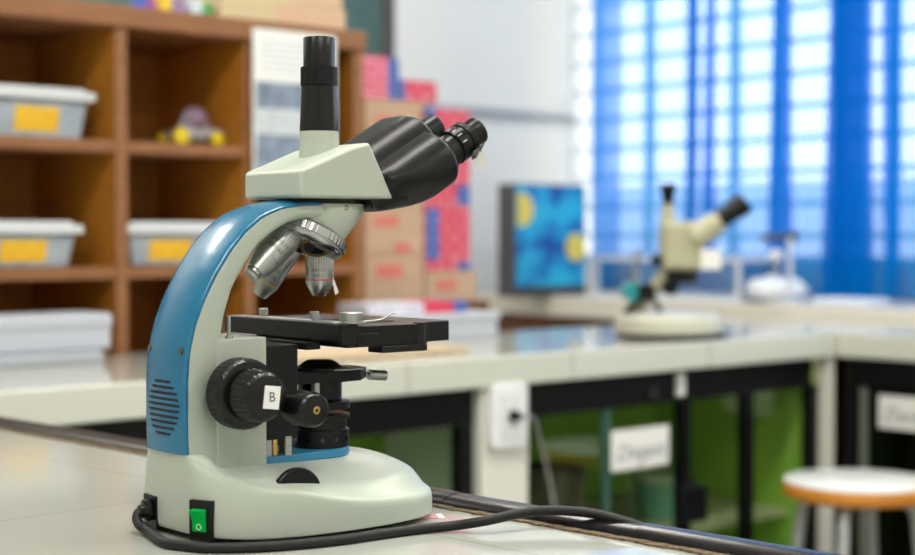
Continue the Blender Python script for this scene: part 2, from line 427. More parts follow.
b.rings([ring_in(3, lambda z: 4), ring_in(0, lambda z: 5), wall_ring(.12, 0, lambda z: z * .3), wall_ring(.4, 0, lambda z: z * .6), wall_ring(.75, .2, lambda z: z - 7), wall_ring(.95, 1.0, lambda z: z - 3), wall_ring(1, 3.2, lambda z: z - .6), wall_ring(1, 6.5, lambda z: z)] + [ring_mix(t, c) for t, c in ((.2, 1.), (.3, 1), (.42, 1), (.55, 1), (.7, 1), (.9, 1))])
base = b.build('base', M['cream'], ms, ang=75, subsurf=2)
for f, n in ((22, -55), (22, 52), (198, 52), (198, -52)):
    mm().lathe(V(f, n, 0), (0, 0, 1), [(8, 0), (9, 1), (9, 6)], 20).build('rubber_foot', M['rubber'], base)
mm().lathe(V(72.5, 74, 34), V(0, 1, 0), [(22, -3), (23, -2.2), (23, 2.2), (22, 3)], 48).build('brightness_dial', M['black'], base)
pl = [V(56, 32, 0)] + [V(139 + 32 * math.cos(a), -32 * math.sin(a), 0) for a in [math.radians(x) for x in range(-88, 90, 8)]] + [V(56, -32, 0)]
mm().rings([[p + Vector((0, 0, z)) for p in pl] for z in (54, 60.6)]).build('blue_plate', M['light_blue'], base, bevel=.0008)
# power switch on the rounded rear corner
sn = V(-.90, .435, 0).normalized(); sx = V(.435, .90, 0).normalized()
so = V(.6, 47.5, 19.5)
def sbox(mb, cx, cz, hw, hh, d0, d1):
    vs = []
    for d in (d0, d1):
        for a, c in ((-hw, -hh), (hw, -hh), (hw, hh), (-hw, hh)): vs.append(so + sx * (cx + a) + Vector((0, 0, cz + c)) + sn * d)
    return mb.rings([vs[:4], vs[4:]])
sw = sbox(mm(), 0, 0, 10.5, 15.5, -8, 1.6).build('power_switch', M['black'], base, bevel=.0006)
rk = mm()
prof = [(-9, 0.4), (-9, 2.2), (0, 3.2), (8.2, 7.2), (9, 0.4)]
rk.rings([[so + sx * (-.8 + h) + Vector((0, 0, z)) + sn * d for z, d in prof] for h in (-6.2, 6.2)]).build('rocker', M['green_switch'], sw, bevel=.0004)
o = mm()
ringo = [so + sx * (-.6 + 2.1 * math.cos(a)) + Vector((0, 0, -5 + 2.1 * math.sin(a))) + sn * 2.9 for a in [2 * PI * i / 20 for i in range(21)]]
o.tube(ringo, .35, 6).build('off_symbol', mat('pale_mark', (.5, .8, .6), .5), sw)
inl = mm().box(-3.2, 6, 17, 39, 3.5, 30).build('power_inlet', M['black'], base, bevel=.0006)

# arm
oc = [(-3.5, 69), (-4, 84), (-4, 104), (-4, 126), (-2, 150), (3.5, 172), (11.5, 191), (22.5, 211), (36, 230.5), (50.5, 246.5), (68, 259.5), (88, 267), (109, 269.6), (128, 270.4)]
ic = [(128, 257), (112, 257.5), (97, 254), (82, 246.5), (66, 235), (52, 217.5), (40.5, 199), (33.5, 179), (30.5, 162), (30, 140), (30, 50)]
def normal2(i, c):
    a = c[max(i - 1, 0)]; d = c[min(i + 1, len(c) - 1)]; tx, tz = d[0] - a[0], d[1] - a[1]; l = math.hypot(tx, tz); return -tz / l, tx / l
ins = []
for i, (f, z) in enumerate(oc):
    nx, nz = normal2(i, oc); ins.append((f - nx * 2.5, z - nz * 2.5))
# resample the two curves to equal counts and loft rounded sections along the arm
def resamp(c, n):
    L = [0]
    for a, d in zip(c, c[1:]): L.append(L[-1] + math.hypot(d[0] - a[0], d[1] - a[1]))
    out = []
    for i in range(n):
        t = L[-1] * i / (n - 1); k = 0
        while k < len(L) - 2 and L[k + 1] < t: k += 1
        u = (t - L[k]) / (L[k + 1] - L[k]); out.append((c[k][0] + (c[k + 1][0] - c[k][0]) * u, c[k][1] + (c[k + 1][1] - c[k][1]) * u))
    return out
NO = 40
A = resamp(ins, NO); B = resamp(ic[::-1], NO)
rings = []
for (f0, z0), (f1, z1) in zip(A, B):
    l = math.hypot(f1 - f0, z1 - z0); ux, uz = (f1 - f0) / l, (z1 - z0) / l; hw = 32.4
    sec = [(0, -hw), (0, hw), (l - 6, hw), (l - 2, hw - 2), (l, hw - 6), (l, -hw + 6), (l - 2, -hw + 2), (l - 6, -hw)]
    rings.append([V(f0 + ux * d, n, z0 + uz * d) for d, n in sec])
arm = mm().rings(rings).build('arm', M['cream'], ms, ang=40)
# blue back cover
C2 = resamp(oc, NO); rings = []
for i, (f, z) in enumerate(C2):
    nx, nz = normal2(i, C2); sec = []
    for n in (31.6, 31.8, 30.5, 27, 18, 8, -8, -18, -27, -30.5, -31.8, -31.6):
        d = 3.4 * (1 - (n / 33.4) ** 2) - (0 if abs(n) < 31 else 3.4 if abs(n) < 31.7 else 1.0)
        sec.append(V(f + nx * d, n, z + nz * d))
    rings.append(sec)
cover = mm().rings(rings).build('back_cover', M['blue'], ms, ang=50, label='blue curved back cover')
vb = mm()
for k in range(10):
    zc = 84 + k * 4.65; q = (zc - 105) / 24.; hw = 23.5 * math.sqrt(max(.03, 1 - q * q)); cn = 1.0
    ns = [cn - hw + 2 * hw * i / 8 for i in range(9)]
    def bk(n, dd): return -4 - (3.4 * (1 - (n / 33.4) ** 2)) - dd
    vb.rings([[V(bk(n, .25), n, zc - 1.05), V(bk(n, .25), n, zc + 1.05), V(bk(n, -1.), n, zc + 1.05), V(bk(n, -1.), n, zc - 1.05)] for n in ns])
vb.build('vent_slots', mat('vent_dark', (.006, .008, .012), .8), cover, smooth=False)
for n in (-26, 24.5):
    bx = -2.2 - 3.4 * (1 - (n / 33.4) ** 2)
    mm().lathe(V(bx - .2, n, 151), V(1, 0, -.12), [(2.6, -.4), (2.6, .5), (1.7, .6), (1.3, .1)], 16).build('screw', mat('dull_screw', (.16, .13, .10), .4, metal=.8), cover)
# focus block beside the arm
fb = mm().box(24, 71, -32.9, 32.9, 52, 159.5).build('focus_block', M['cream'], ms, bevel=.0008)
mm().cyl(V(39, 27, 159), V(39, 27, 162), 3.2).cyl(V(39, 27, 160), V(39, 27, 178), 1.6).build('stop_screw', M['satin_steel'], fb)
# focus knobs
def knob(name, F, N0, Z, prof, ribs, rng, m, parent, rd=1.0, n=144):
    return mm().lathe(V(F, N0, Z), V(0, 1, 0), prof, n, ribs, rd, rng).build(name, m, parent, ang=32)
ck = knob('coarse_focus_knob', 36, 37, 117, [(12, 0), (12, 4), (25, 4.2), (28.2, 6), (28.6, 9), (28.6, 19), (28, 22), (26, 24.5), (23, 25.2), (10, 25.4)], 36, (4, 5), M['black_gloss'], ms)
fk = knob('fine_focus_knob', 36, 61, 117, [(15, 0), (20.5, 4), (21.2, 6.5), (21.2, 9), (20.4, 20), (19, 24), (16.8, 26.6), (13, 27.8), (6, 28)], 30, (3, 4), M['black_gloss'], ms)
fo = V(36, 89.15, 117)
kx = V(.97, 0, -.12).normalized(); kz = V(.12, 0, .97).normalized(); kn = V(0, 1, 0)
pc = fo + kx * 3.5 + kz * 0
st = mm(); st.rings([[pc + kx * a + kz * c + kn * d for a, c in ((-7.4, -9), (7.2, -9), (7.2, 9), (-7.4, 9))] for d in (-.3, .25)])
stk = st.build('paper_sticker', M['white_paper'], fk, smooth=False, label='white paper sticker with handwritten mark')
text_obj('sticker_mark', 'B', .011, M['ink'], stk, frame(pc * .001 + kn * .00035, kx + kz * .15, kz - kx * .15, kn), depth=.00005)
mm().lathe(V(36, -33, 117), V(0, -1, 0), [(10, 0), (11, 20), (11, 28), (9, 30)], 32).build('focus_shaft_cap', M['black'], ms)

# stage
pin = mm().box(72, 104, -30, 30, 74, 152).build('stage_bracket', M['black_plate'], ms, bevel=.001)
mm().box(80, 98, -18, 20, 60, 80).box(88, 99, 22, 28, 60, 76).build('rack_block', M['black'], pin, bevel=.0006)
mm().cyl(V(84, 24, 60.6), V(84, 24, 74), 3.2).cyl(V(84, 24, 63), V(84, 24, 69), 4).build('rack_stud', M['brass'], pin)
mm().box(74, 79, -28, -22, 60.6, 76).box(90, 96, -32, -29, 60.6, 76).build('steel_post', M['satin_steel'], pin)
stage = mm().prism([(128, -66), (214, -66), (214, -50), (256, -44), (258, -40), (258, 62), (250, 72), (128, 72)], 2, 149.5, 167.2).build('stage', M['black_plate'], ms, bevel=.0008)
mm().box(120, 137, -66, 112, 155, 169.5).build('slide_carriage', M['black_plate'], stage, bevel=.0008)
mm().box(138, 160, -67.5, -60, 149.8, 161).box(122, 139, -67, -60, 152, 169.0).build('carriage_bracket', M['black'], stage, bevel=.0006)
mm().box(110, 124, -34, 108, 147, 153.6).build('rack_plate', M['black'], stage, bevel=.0005)
mm().box(163, 212, -68, -48, 143.8, 149.5).build('guide_foot', M['black_gloss'], stage, bevel=.0006)
mm().cyl(V(207, 62.6, 143.8), V(207, 62.6, 168), 5.6).build('guide_post', M['black_gloss'], stage)
mm().prism([(120, -58), (126, -61), (136, -58), (136, 52), (120, 100)], 2, 169.5, 171).build('slide_rail', M['satin_steel'], stage, bevel=.0003)
for f, n in ((127, -58), (128.5, 18.5)):
    mm().lathe(V(f, n, 170.8), (0, 0, 1), [(2, 0), (2.2, 1.5), (3.9, 1.6), (4.1, 2), (4.1, 7), (3.7, 7.4)], 48, 24, .25, (3, 4)).build('knurled_nut', M['satin_steel'], stage)
mm().lathe(V(138, 59, 169.5), (0, 0, 1), [(11.5, 0), (12, .6), (12, 1.2), (9.6, 1.3), (9.9, 1.8), (9.9, 8.6), (9.2, 9.2)], 40).build('slide_holder_hub', M['satin_steel'], stage)
mm().tube([V(146, 62, 170.6), V(158, 64, 171), V(166, 64, 172.2), V(176, 63, 176.5), V(180, 63, 177.2)], 1.0, 8).build('slide_clip_lever', M['satin_steel'], stage)
mm().box(150, 205, -30, 30, 167.2, 168.4).build('specimen_slide', glass_mat('slide_glass', (.9, .95, .93), .12), stage, smooth=False)
# hanging knob with brass screw
hk = mm().lathe(V(74, 68, 105), V(0, 1, 0), [(9, 0), (13.3, 1.5), (14.3, 4), (14.3, 25.5), (13.6, 29), (11.8, 31.2), (5, 32)], 48).build('condenser_knob', M['black_gloss'], ms)
mm().lathe(V(74, 99.6, 105), V(0, 1, 0), [(3.2, 0), (3.2, .8), (1.4, .9), (1.4, .3)], 20).build('brass_screw', M['brass'], hk)
mm().cyl(V(73, 29, 105), V(73, 67, 105), 5.2).build('knob_shaft', M['satin_steel'], hk)
# condenser
AX = 147
cd = mm().lathe(V(AX, 0, 84), (0, 0, 1), [(22, 0), (25.5, .3), (26, 1), (26, 4.5), (23, 5)], 48).lathe(V(AX, 0, 93), (0, 0, 1), [(24, 0), (26, .6), (26, 6.5), (21, 7), (19, 9), (19, 24), (21, 25)], 48).build('condenser', M['black'], ms)
mm().lathe(V(AX, 0, 60.5), (0, 0, 1), [(25, 0), (25, 15), (23, 16), (23, 24.2)], 48).build('field_lens_housing', M['black'], ms)
dots = mm()
for k in range(12):
    a = 2 * PI * k / 12; dd = V(math.cos(a), math.sin(a), 0); dots.cyl(V(AX, 0, 68) + dd * 24.2, V(AX, 0, 68) + dd * 25.15, 1.9, 12)
dots.build('housing_holes', M['glassdark'], ms)
hp = mm().prism([(92, -22), (150, -30), (172, -27), (186, -12), (192, -7), (192, 7), (186, 12), (172, 27), (150, 30), (92, 22)], 2, 117.5, 127).build('condenser_carrier', M['black_plate'], ms, bevel=.001)
mm().lathe(V(AX, 0, 127), (0, 0, 1), [(24, 0), (24, 2), (19, 2.4), (14, 6.5), (11, 8), (5, 8.3)], 40).build('top_lens', M['black_gloss'], hp)
mm().lathe(V(158, 0, 127), (0, 0, 1), [(27, 0), (27, 1.0), (25, 1.1)], 40).build('carrier_rim', M['satin_steel'], hp)
mm().cyl(V(190, 0, 120.5), V(200, 1, 119), 1.8).cyl(V(199, 1, 119.2), V(216, 3, 117.5), 4.6, 24).cyl(V(191, 0, 120.5), V(194, 1, 120), 3.6).build('clamp_screw', M['satin_steel'], hp)
mm().cyl(V(126, 24, 105), V(126, 24, 118), 3.5).build('centring_screw', M['satin_steel'], cd)

# nosepiece
TAU = math.radians(26)
e = V(math.cos(TAU), 0, -math.sin(TAU)); ax = V(-math.sin(TAU), 0, -math.cos(TAU)); nn = V(0, 1, 0)
RHO = 20.5
CT = V(147, 0, 224) - e * RHO
top = [V(148 + 39 * math.cos(a), 35 * math.sin(a), 270.6) for a in [2 * PI * i / 40 for i in range(40)]]
mid = [V(148 + 39 * math.cos(a), 35 * math.sin(a), 264) for a in [2 * PI * i / 40 for i in range(40)]]
def tdisc(h, r): return [CT - ax * h + e * (r * math.cos(a)) + nn * (r * math.sin(a)) for a in [2 * PI * i / 40 for i in range(40)]]
nose = mm().rings([tdisc(15, 25), tdisc(17, 31), [V(144 + 37.5 * math.cos(a), 34 * math.sin(a), 256) for a in [2 * PI * i / 40 for i in range(40)]], mid, top]).build('nosepiece_mount', M['cream'], ms, ang=50)
mm().lathe(V(150, 34.4, 266.2), V(0, 1, 0), [(2.3, 0), (2.3, .5), (1.3, .6), (1.3, .2)], 16).build('screw', mat('dark_screw', (.10, .05, .025), .4, metal=.6), nose)
tur = mm().lathe(CT, -ax, [(14, -1), (24, 0), (30, 1.2), (33.5, 3.5), (34.6, 6.5), (34.6, 7), (36, 7.2), (36, 14.5), (33, 15), (30, 18.5), (20, 19)], 180, 45, .9, (7, 7)).build('turret', M['chrome'], ms, ang=40)
def obj_dir(phi):
    ep = e * math.cos(phi) + nn * math.sin(phi)
    return CT + ep * RHO, (ax * math.cos(TAU) + ep * math.sin(TAU)).normalized()
p, d = obj_dir(math.radians(90))
hr = mm().lathe(p - d * 1.6, d, [(9.4, 2), (10.2, 2), (10.2, 3.2), (12.2, 3.6), (12.2, 1)], 40).build('empty_port', M['brass'], tur)
mm().lathe(p - d * 1.6, d, [(9.6, 1), (9.6, 2.9), (9.0, 2.4)], 40).build('port_hole', M['glassdark'], hr)
def objective(phi, prof, knurl, bands, texts, label):
    p, d = obj_dir(phi)
    ob = mm().lathe(p, d, prof, 96, 32, .5, knurl).build('objective', M['satin_steel'], ms, ang=30, label=label)
    for h, r, m, w in bands: mm().lathe(p + d * h, d, [(r - .4, 0), (r + .12, 0.02), (r + .12, w), (r - .4, w + .02)], 64).build('colour_ring', m, ob)
    vd = V(-.643, .766, 0)      # side of the barrel that faces the room
    o3 = (vd - d * vd.dot(d)).normalized(); xx = (-d).cross(o3)
    for (tx, h, sz, r, off) in texts:
        rot = Matrix.Rotation(off, 3, d); oo = rot @ o3; x2 = rot @ xx
        text_obj('lettering', tx, sz, M['ink'], ob, frame((p + d * h + oo * (r + .05)) * .001, x2, -d, oo), wrap=r * .001, depth=.00005)
    return ob, p, d
ob1, p1, d1 = objective(0, [(10, -2), (12.3, -1.5), (12.3, 8), (12.0, 8.4), (12.0, 22.5), (6.6, 33), (6, 33.5), (4.5, 33.5), (4.3, 32.7)], (1, 2), [(19.2, 12.0, M['red_ink'], .9)],
    [('160/0.17', 11.2, .0040, 12.0, 0), ('4/0.1', 15.8, .0044, 12.0, 0)], 'short silver objective with red ring')
tg = mm().rings([[V(153.5, 8.8, 221) + V(a * .65, a * .2, -c) for a, c in ((0, 16), (2.5, 15), (9.5, 27.5), (4.8, 30))], [V(153.5, 8.8, 221) + V(a * .65 - .2, a * .2 + .25, -c) for a, c in ((0, 16), (2.5, 15), (9.5, 27.5), (4.8, 30))]]).build('paper_tag', M['white_paper'], ob1, smooth=False)
objective(math.radians(166), [(10, -2), (13, -1.5), (13.2, 9), (12.9, 9.5), (12.9, 30), (12.4, 33), (8.8, 46), (8.6, 47.5), (7.2, 47.6), (7.0, 50.5), (5.4, 51), (4, 50.2)], (1, 2), [(31.0, 12.7, M['chrome'], .5)],
    [('160/0.17', 15.5, .0050, 12.9, .0), ('40/0.65', 23, .0054, 12.9, .0)], 'large silver objective')
objective(math.radians(275), [(10, -2), (11.3, -1.5), (11.3, 8), (10.9, 8.4), (10.9, 38), (7.2, 49), (6.6, 50), (4.5, 50.2)], (1, 2), [(35, 10.9, M['yellow_ink'], .9)],
    [('160/0.17', 22, .0042, 10.9, .1), ('10/0.25', 28.5, .0048, 10.9, .1)], 'slim silver objective with yellow ring')

# head
mm().lathe(V(147, 0, 269.5), (0, 0, 1), [(38, 0), (38, 4.5)], 48).build('head_ring', M['black'], ms)
hd = mm().prism([(98, 273.6), (195.5, 273.6), (169.5, 322), (150, 317.2), (98, 296.5)], 1, -43.5, 43.5).build('head_housing', M['cream'], ms, bevel=.0035, seg=4)
mm().lathe(V(147, 0, 304), (0, 0, 1), [(18.5, 0), (17, 12), (16.7, 28), (16.3, 28.4)], 48).build('tube_collar', M['cream'], hd)
ct = mm().lathe(V(147, 0, 332), (0, 0, 1), [(16.2, 0), (16.9, .3), (16.9, 1.5), (15.2, 39), (14.5, 39.5)], 64).build('camera_tube', M['black_anod'], ms)
mm().lathe(V(147, 0, 371), (0, 0, 1), [(14.6, 0), (16.0, .4), (16.0, 16.2), (14.4, 16.7)], 192, 48, .35, (1, 2)).build('clamp_ring', M['black'], ct)
mm().lathe(V(147, 0, 387.5), (0, 0, 1), [(13.2, 0), (13.6, .5), (13.6, 24.5), (13.0, 25.4), (10, 25.4)], 64).build('tube_cap', M['black_anod'], ct)

# binocular body: rolled stadium section swept along the 30 degree sight axis
al = math.radians(30); ba = V(math.cos(al), 0, math.sin(al)); bn = V(-math.sin(al), 0, math.cos(al))
rl = math.radians(8); bl = nn * math.cos(rl) - bn * math.sin(rl); bu = bn * math.cos(rl) + nn * math.sin(rl)
BC = V(259, 0, 317.5)
def stadium(c, half_, r, n=14):
    out = []
    for i in range(n + 1): a = -PI / 2 + PI * i / n; out.append(c + bl * (half_ + r * math.cos(a)) + bu * (r * math.sin(a)))
    for i in range(n + 1): a = PI / 2 + PI * i / n; out.append(c + bl * (-half_ + r * math.cos(a)) + bu * (r * math.sin(a)))
    return out
def clampz(ring, zmin):
    out = []
    for p in ring:
        z = p.z; k = zmin + 10
        if z < k: z = k - 10 * (1 - math.exp(-(k - z) / 10))
        out.append(Vector((p.x, p.y, z)))
    return out
def hull(c, n0, u0, r0, n1, u1, r1, k=20):
    """outline round two circles of the section plane (offsets along the lateral and upward section axes)"""
    d = math.hypot(n1 - n0, u1 - u0); ang = math.atan2(u1 - u0, n1 - n0); off = math.acos((r0 - r1) / d); out = []
    for i in range(k + 1): t = ang - off + 2 * off * i / k; out.append(c + nn * (n1 + r1 * math.cos(t)) + bn * (u1 + r1 * math.sin(t)))
    for i in range(k + 1): t = ang + off + (2 * PI - 2 * off) * i / k; out.append(c + nn * (n0 + r0 * math.cos(t)) + bn * (u0 + r0 * math.sin(t)))
    return out
def ear(sgn, n1, u0, u1, r0, r1, s0, s1, rnd_):
    rr = []
    for s, dr in ((s0, .8), (s0 + 1, 0), (-76.5, 0), (-74, 0), (-66, 0), (-58, 0), (-50, 0), (-40, 0), (-30, 0), (-20, 0)) + tuple((s1 - rnd_ + rnd_ * math.sin(q), rnd_ * (1 - math.cos(q))) for q in [PI / 2 * i / 6 for i in range(7)]):
        ring = clampz(hull(BC + ba * s, 0, u0, r0 - dr, sgn * n1, u1, r1 - dr), 263)
        for p in ring:                       # undercut flank and a root narrow enough to sit against the head
            n = -p.y
            if sgn > 0 and n > 0 and p.z < 291: n = max(4, n - max(0, min(1, (246 - p.x) / 22)) * (291 - p.z) * .85)
            if s < -76: n = max(-41, min(41, n))
            p.y = -n
        rr.append(ring)
    return rr
bino = mm().rings(ear(-1, 27, 9, 9, 30, 29, -82, 3, 5)).build('binocular_body', M['black_textured'], ms, ang=55)
mm().rings(ear(1, 27, 0, -4, 30, 26, -95, -3, 5)).build('prism_housing', M['black_textured'], bino, ang=55)
bb = mm(); bb.rings([clampz(stadium(BC + ba * s, 17, 25), 262.5) for s in (-98, -90, -60)])
bb.build('binocular_neck', M['black'], ms, ang=50)
for s, n, u in ((-62, 22, 28.2), (-10, 22, 27.8)):
    pp = BC + ba * s + nn * n + bn * u - bn * 1.6
    nrm = (bn * .94 + nn * .34).normalized()
    mm().lathe(pp, nrm, [(2.2, -.3), (2.2, .6), (1.3, .7), (1.2, .1)], 16).build('screw', M['black'], bino)
def eyeaxis(n): return BC + bl * n
# near eyepiece with dioptre ring and tape
E1 = eyeaxis(28) - ba * 3
et = mm().lathe(E1, ba, [(21, -2), (21, 2.5), (19, 3), (14.2, 4), (14.2, 25)], 64).build('eye_tube', M['black_anod'], ms)
mm().lathe(E1 + ba * 17, ba, [(14.3, 0), (16.2, .5), (16.2, 12), (15.4, 12.6), (15.4, 13.2), (16.8, 13.6), (16.8, 19), (15.5, 20), (12.6, 20.2)], 120, 40, .35, (5, 6)).build('dioptre_ring', M['black'], et)
tk = mm()
for a in (-.1, .35, .8, 1.2): 
    dirv = (-bl * math.sin(a - 1.0) + bu * math.cos(a - 1.0)); 
    dirv = (bl * math.cos(a + .5) + bu * math.sin(a + .5)); t_ = ba.cross(dirv)
    c0 = E1 + ba * 22 + dirv * 16.2
    tk.rings([[c0 + ba * x + t_ * y + dirv * z for x, y, z in ((-2.5, -.3, 0), (2.5, -.3, 0), (2.5, .3, 0), (-2.5, .3, 0))], [c0 + ba * x + t_ * y + dirv * z for x, y, z in ((-2.5, -.3, .12), (2.5, -.3, .12), (2.5, .3, .12), (-2.5, .3, .12))]])
tk.build('ring_marks', M['white_paper'], et, smooth=False)
mm().lathe(E1 + ba * 30, ba, [(12.6, 0), (12.6, 19), (12.9, 19.5), (12.9, 21.5), (12.2, 22), (10.5, 22), (9.5, 19)], 64).build('ocular', M['black_anod'], et)
mm().lathe(E1 + ba * 47, ba, [(9.6, 0), (9.6, 2), (4, 3.2)], 40).build('eye_lens', M['glassdark'], et)
dv = (bl * .80 - bu * .60).normalized(); tv = ba.cross(dv)
c0 = E1 + ba * 32 + dv * 16.6
tp = mm().rings([[c0 + ba * x + tv * y + dv * (.3 + z + .02 * y * y) for x, y in ((-9, -8), (5, -11), (7, 0), (5, 8), (-6, 6))] for z in (0, .5)]).build('clear_tape', M['tape'], et, smooth=False)
c1 = c0 + ba * 3 + Vector((0, 0, -8)) + dv * 2
up_ = Vector((0, 0, 1)); tx_ = V(.80, .60, 0).normalized(); tn_ = V(-.60, .80, 0)
tg = mm().rings([[c1 + tx_ * x + up_ * y + tn_ * (z + .01 * y * y) for x, y in ((-3.5, 3), (-1, 8), (4.5, 6.5), (5.5, -4), (4, -9), (-5, -7))] for z in (0, .4)]).build('paper_tag', M['white_paper'], et, smooth=False)
text_obj('tag_mark', '>C', .005, M['ink'], tg, frame((c1 + tn_ * .6 + tx_ * .3) * .001, tx_, up_, tn_), depth=.00005)
# far eyepiece, plain
E2 = eyeaxis(-28) - ba * 2
et2 = mm().lathe(E2, ba, [(19.5, -2), (19.5, 2.5), (17, 3), (12.8, 4), (12.8, 50), (12.0, 51), (10.4, 51), (9.5, 48)], 64).build('eye_tube', M['black_anod'], ms)
mm().lathe(E2 + ba * 46, ba, [(9.6, 0), (9.6, 2), (4, 3.2)], 40).build('eye_lens', M['glassdark'], et2)

# ------------------------------------------------------------------ power cord of the microscope
def smooth_path(pts, n=10):
    pts = [Vector(p) for p in pts]; out = []
    for i in range(len(pts) - 1):
        a = pts[max(i - 1, 0)]; b_ = pts[i]; c = pts[i + 1]; d_ = pts[min(i + 2, len(pts) - 1)]
        for k in range(n):
            t = k / n; out.append(.5 * ((2 * b_) + (c - a) * t + (2 * a - 5 * b_ + 4 * c - d_) * t * t + (3 * b_ - a - 3 * c + d_) * t ** 3))
    return out + [pts[-1]]
def on_plane(px, py, z):
    cy = (277.5 - py) / FPX; cx_ = (px - 457.5) / FPX
    d_ = Vector((cx_, math.cos(PITCH) + cy * math.sin(PITCH), -math.sin(PITCH) + cy * math.cos(PITCH)))
    t = (z - CAMZ) / d_.z; return Vector((0, 0, CAMZ)) + d_ * t
CR = .0041
Minv = Matrix.Translation(MO) @ Matrix.Rotation(TH, 4, 'Z')
def mw(F, N, Z): return Minv @ (V(F, N, Z) * .001)
cz = TABLE + CR
cord_pts = [mw(-9, -28, 17), mw(-13, -28.5, 16.3), mw(-16, -26, 12), mw(-17, -18, 7.5), mw(-16, -6, 5)]
cord_pts += [on_plane(px, py, cz) for px, py in ((163, 542), (182, 545.5), (208, 547.8), (245, 547.5), (290, 545), (340, 540), (385, 533.5), (425, 528.5))]
cord_pts += [on_plane(455, 525.5, TABLE + .0055)]
cord_pts += [on_plane(px, py, TABLE + zz) for px, py, zz in ((487, 520.5, .0105), (520, 513.5, .0135), (552, 510.5, .0145), (590, 513, .0135), (625, 521.5, .009), (655, 532.5, .002), (675, 543, -.008), (690, 556, -.024), (698, 575, -.05))]
pc = empty('power_cord', mw(-20, -36, 0), 0, 'black power cord plugged into the microscope and trailing over the bench edge', 'cord')
o0 = Vector(pc.location)
MB().tube([p - o0 for p in smooth_path(cord_pts, 12)], CR, 14).build('cable', M['rubber'], pc)
pl = MB(); a0 = mw(-3, -28, 18) - o0; a1 = mw(-12, -28.5, 17.3) - o0
ddv = (a1 - a0).normalized()
pl.lathe(a0 + ddv * .0005, ddv, [(.0080, 0), (.0090, .001), (.0090, .004), (.0065, .006), (.0050, .009)], 24)
pl.build('plug', M['black_gloss'], pc)

# pink mark sheet under the base front
o = on_plane(418, 517, TABLE); 
sh = empty('paper_scrap', Vector((o.x, o.y, TABLE)), math.radians(10), 'small pink and white scrap of paper poking out beneath the front of the blue microscope', 'paper')
MB().box(-.022, .016, -.010, .010, .0001, .0007).build('sheet', mat('pink_paper', (.62, .33, .33), .7, noise=.3, nscale=60), sh, smooth=False)
MB().box(.0165, .022, -.010, .010, .0001, .0006).build('sheet', M['white_paper'], sh, smooth=False, label='white end of the scrap')

# ------------------------------------------------------------------ bookcase behind the counter
M['shelf_wood'] = wood_mat('brown_shelf_wood', (.38, .145, .013), (.52, .21, .022), .5, 5, (1.5, 9, 9))
M['shelf_edge'] = wood_mat('shelf_edge_wood', (.21, .085, .027), (.29, .12, .040), .5, 5, (2, 9, 9))
M['back_wood'] = wood_mat('dark_back_board', (.32, .115, .012), (.42, .155, .018), .6, 4, (1.5, 9, 9))
BW0, BW1 = .575, .95
bc = empty('bookcase', R(0, BW0, 0), PHI, 'tall brown wooden bookcase of open cells behind the counter', 'bookcase')
bd = BW1 - BW0; T = .026
divs = [-.715, -.40, -.088, .227, .542, .857, 1.160]
ZTOP = 1.563
for s in divs:
    MB().box(s - T / 2, s + T / 2, .004, bd, 0, ZTOP - .044).build('upright', M['shelf_wood'], bc, bevel=.0015)
    MB().box(s - T / 2 - .001, s + T / 2 + .001, -.001, .006, 0, ZTOP - .044).build('upright_lipping', M['shelf_edge'], bc, bevel=.001)
MB().box(divs[0] - T / 2, divs[-1] + T / 2 + .004, -.012, bd, ZTOP - .044, ZTOP).build('top_board', M['shelf_edge'], bc, bevel=.003)
for zc in (1.275, 1.015, .76, .50, .24):
    for a, b_ in zip(divs, divs[1:]):
        MB().box(a + T / 2, b_ - T / 2, .002, bd - .012, zc - .012, zc + .012).build('shelf', M['shelf_edge'], bc, bevel=.0015)
MB().box(divs[0], divs[-1], bd - .012, bd, 0, ZTOP - .044).build('back_board', M['back_wood'], bc, smooth=False)

# storage tubs
M['tub'] = mat('smoky_clear_plastic', (.36, .42, .49), .25, spec=.5, noise=.18, nscale=25)
M['lid'] = mat('pale_lid_plastic', (.62, .66, .68), .3)
M['yellow_label'] = print_mat('yellow_label', (.80, .52, .02), (.75, .30, .03), .05, .018, .4)
def tub(px0, px1, shelf_z, h, lpx0, lpx1, label, w=BW0 + .03):
    s0, s1 = s_at(px0, w), s_at(px1, w)
    c = (s0 + s1) / 2; hw = (s1 - s0) / 2
    t = empty('storage_tub', R(c, w + .11, shelf_z), PHI, label, 'storage tub', 'plastic tubs in the bookcase')
    k = hw - .012; hb = h - .026; dep = .10
    MB().rings([[(-k + .012, -dep + .012, 0), (k - .012, -dep + .012, 0), (k - .012, dep - .012, 0), (-k + .012, dep - .012, 0)], [(-k, -dep, hb), (k, -dep, hb), (k, dep, hb), (-k, dep, hb)]]).build('body', M['tub'], t, bevel=.006)
    MB().box(-hw, hw, -dep - .012, dep + .012, hb, h - .008).box(-hw + .015, hw - .015, -dep + .004, dep - .004, h - .012, h).build('lid', M['lid'], t, bevel=.004)
    l0, l1 = s_at(lpx0, w) - c, s_at(lpx1, w) - c
    f0 = -dep - .0012; g = .014 / hb
    def fy(z): return -dep + .012 * (1 - z / hb) - .0014
    za, zb = hb * .18, hb * .82
    MB().rings([[(l0, fy(za), za), (l1, fy(za), za), (l1, fy(zb), zb), (l0, fy(zb), zb)], [(l0, fy(za) + .001, za), (l1, fy(za) + .001, za), (l1, fy(zb) + .001, zb), (l0, fy(zb) + .001, zb)]]).build('label_sticker', M['yellow_label'], t, smooth=False, label='yellow label')
    return t
tub(-14, 97, 1.287, .104, 19, 63, 'clear plastic tub with yellow label alone in the top left bookcase cell')
tub(-14, 84, 1.027, .094, 3, 50, 'clear plastic tub with yellow label directly beneath another tub in the bookcase')
tub(127, 232, 1.027, .094, 153, 195, 'clear plastic tub with yellow label behind the blue arm of the microscope')

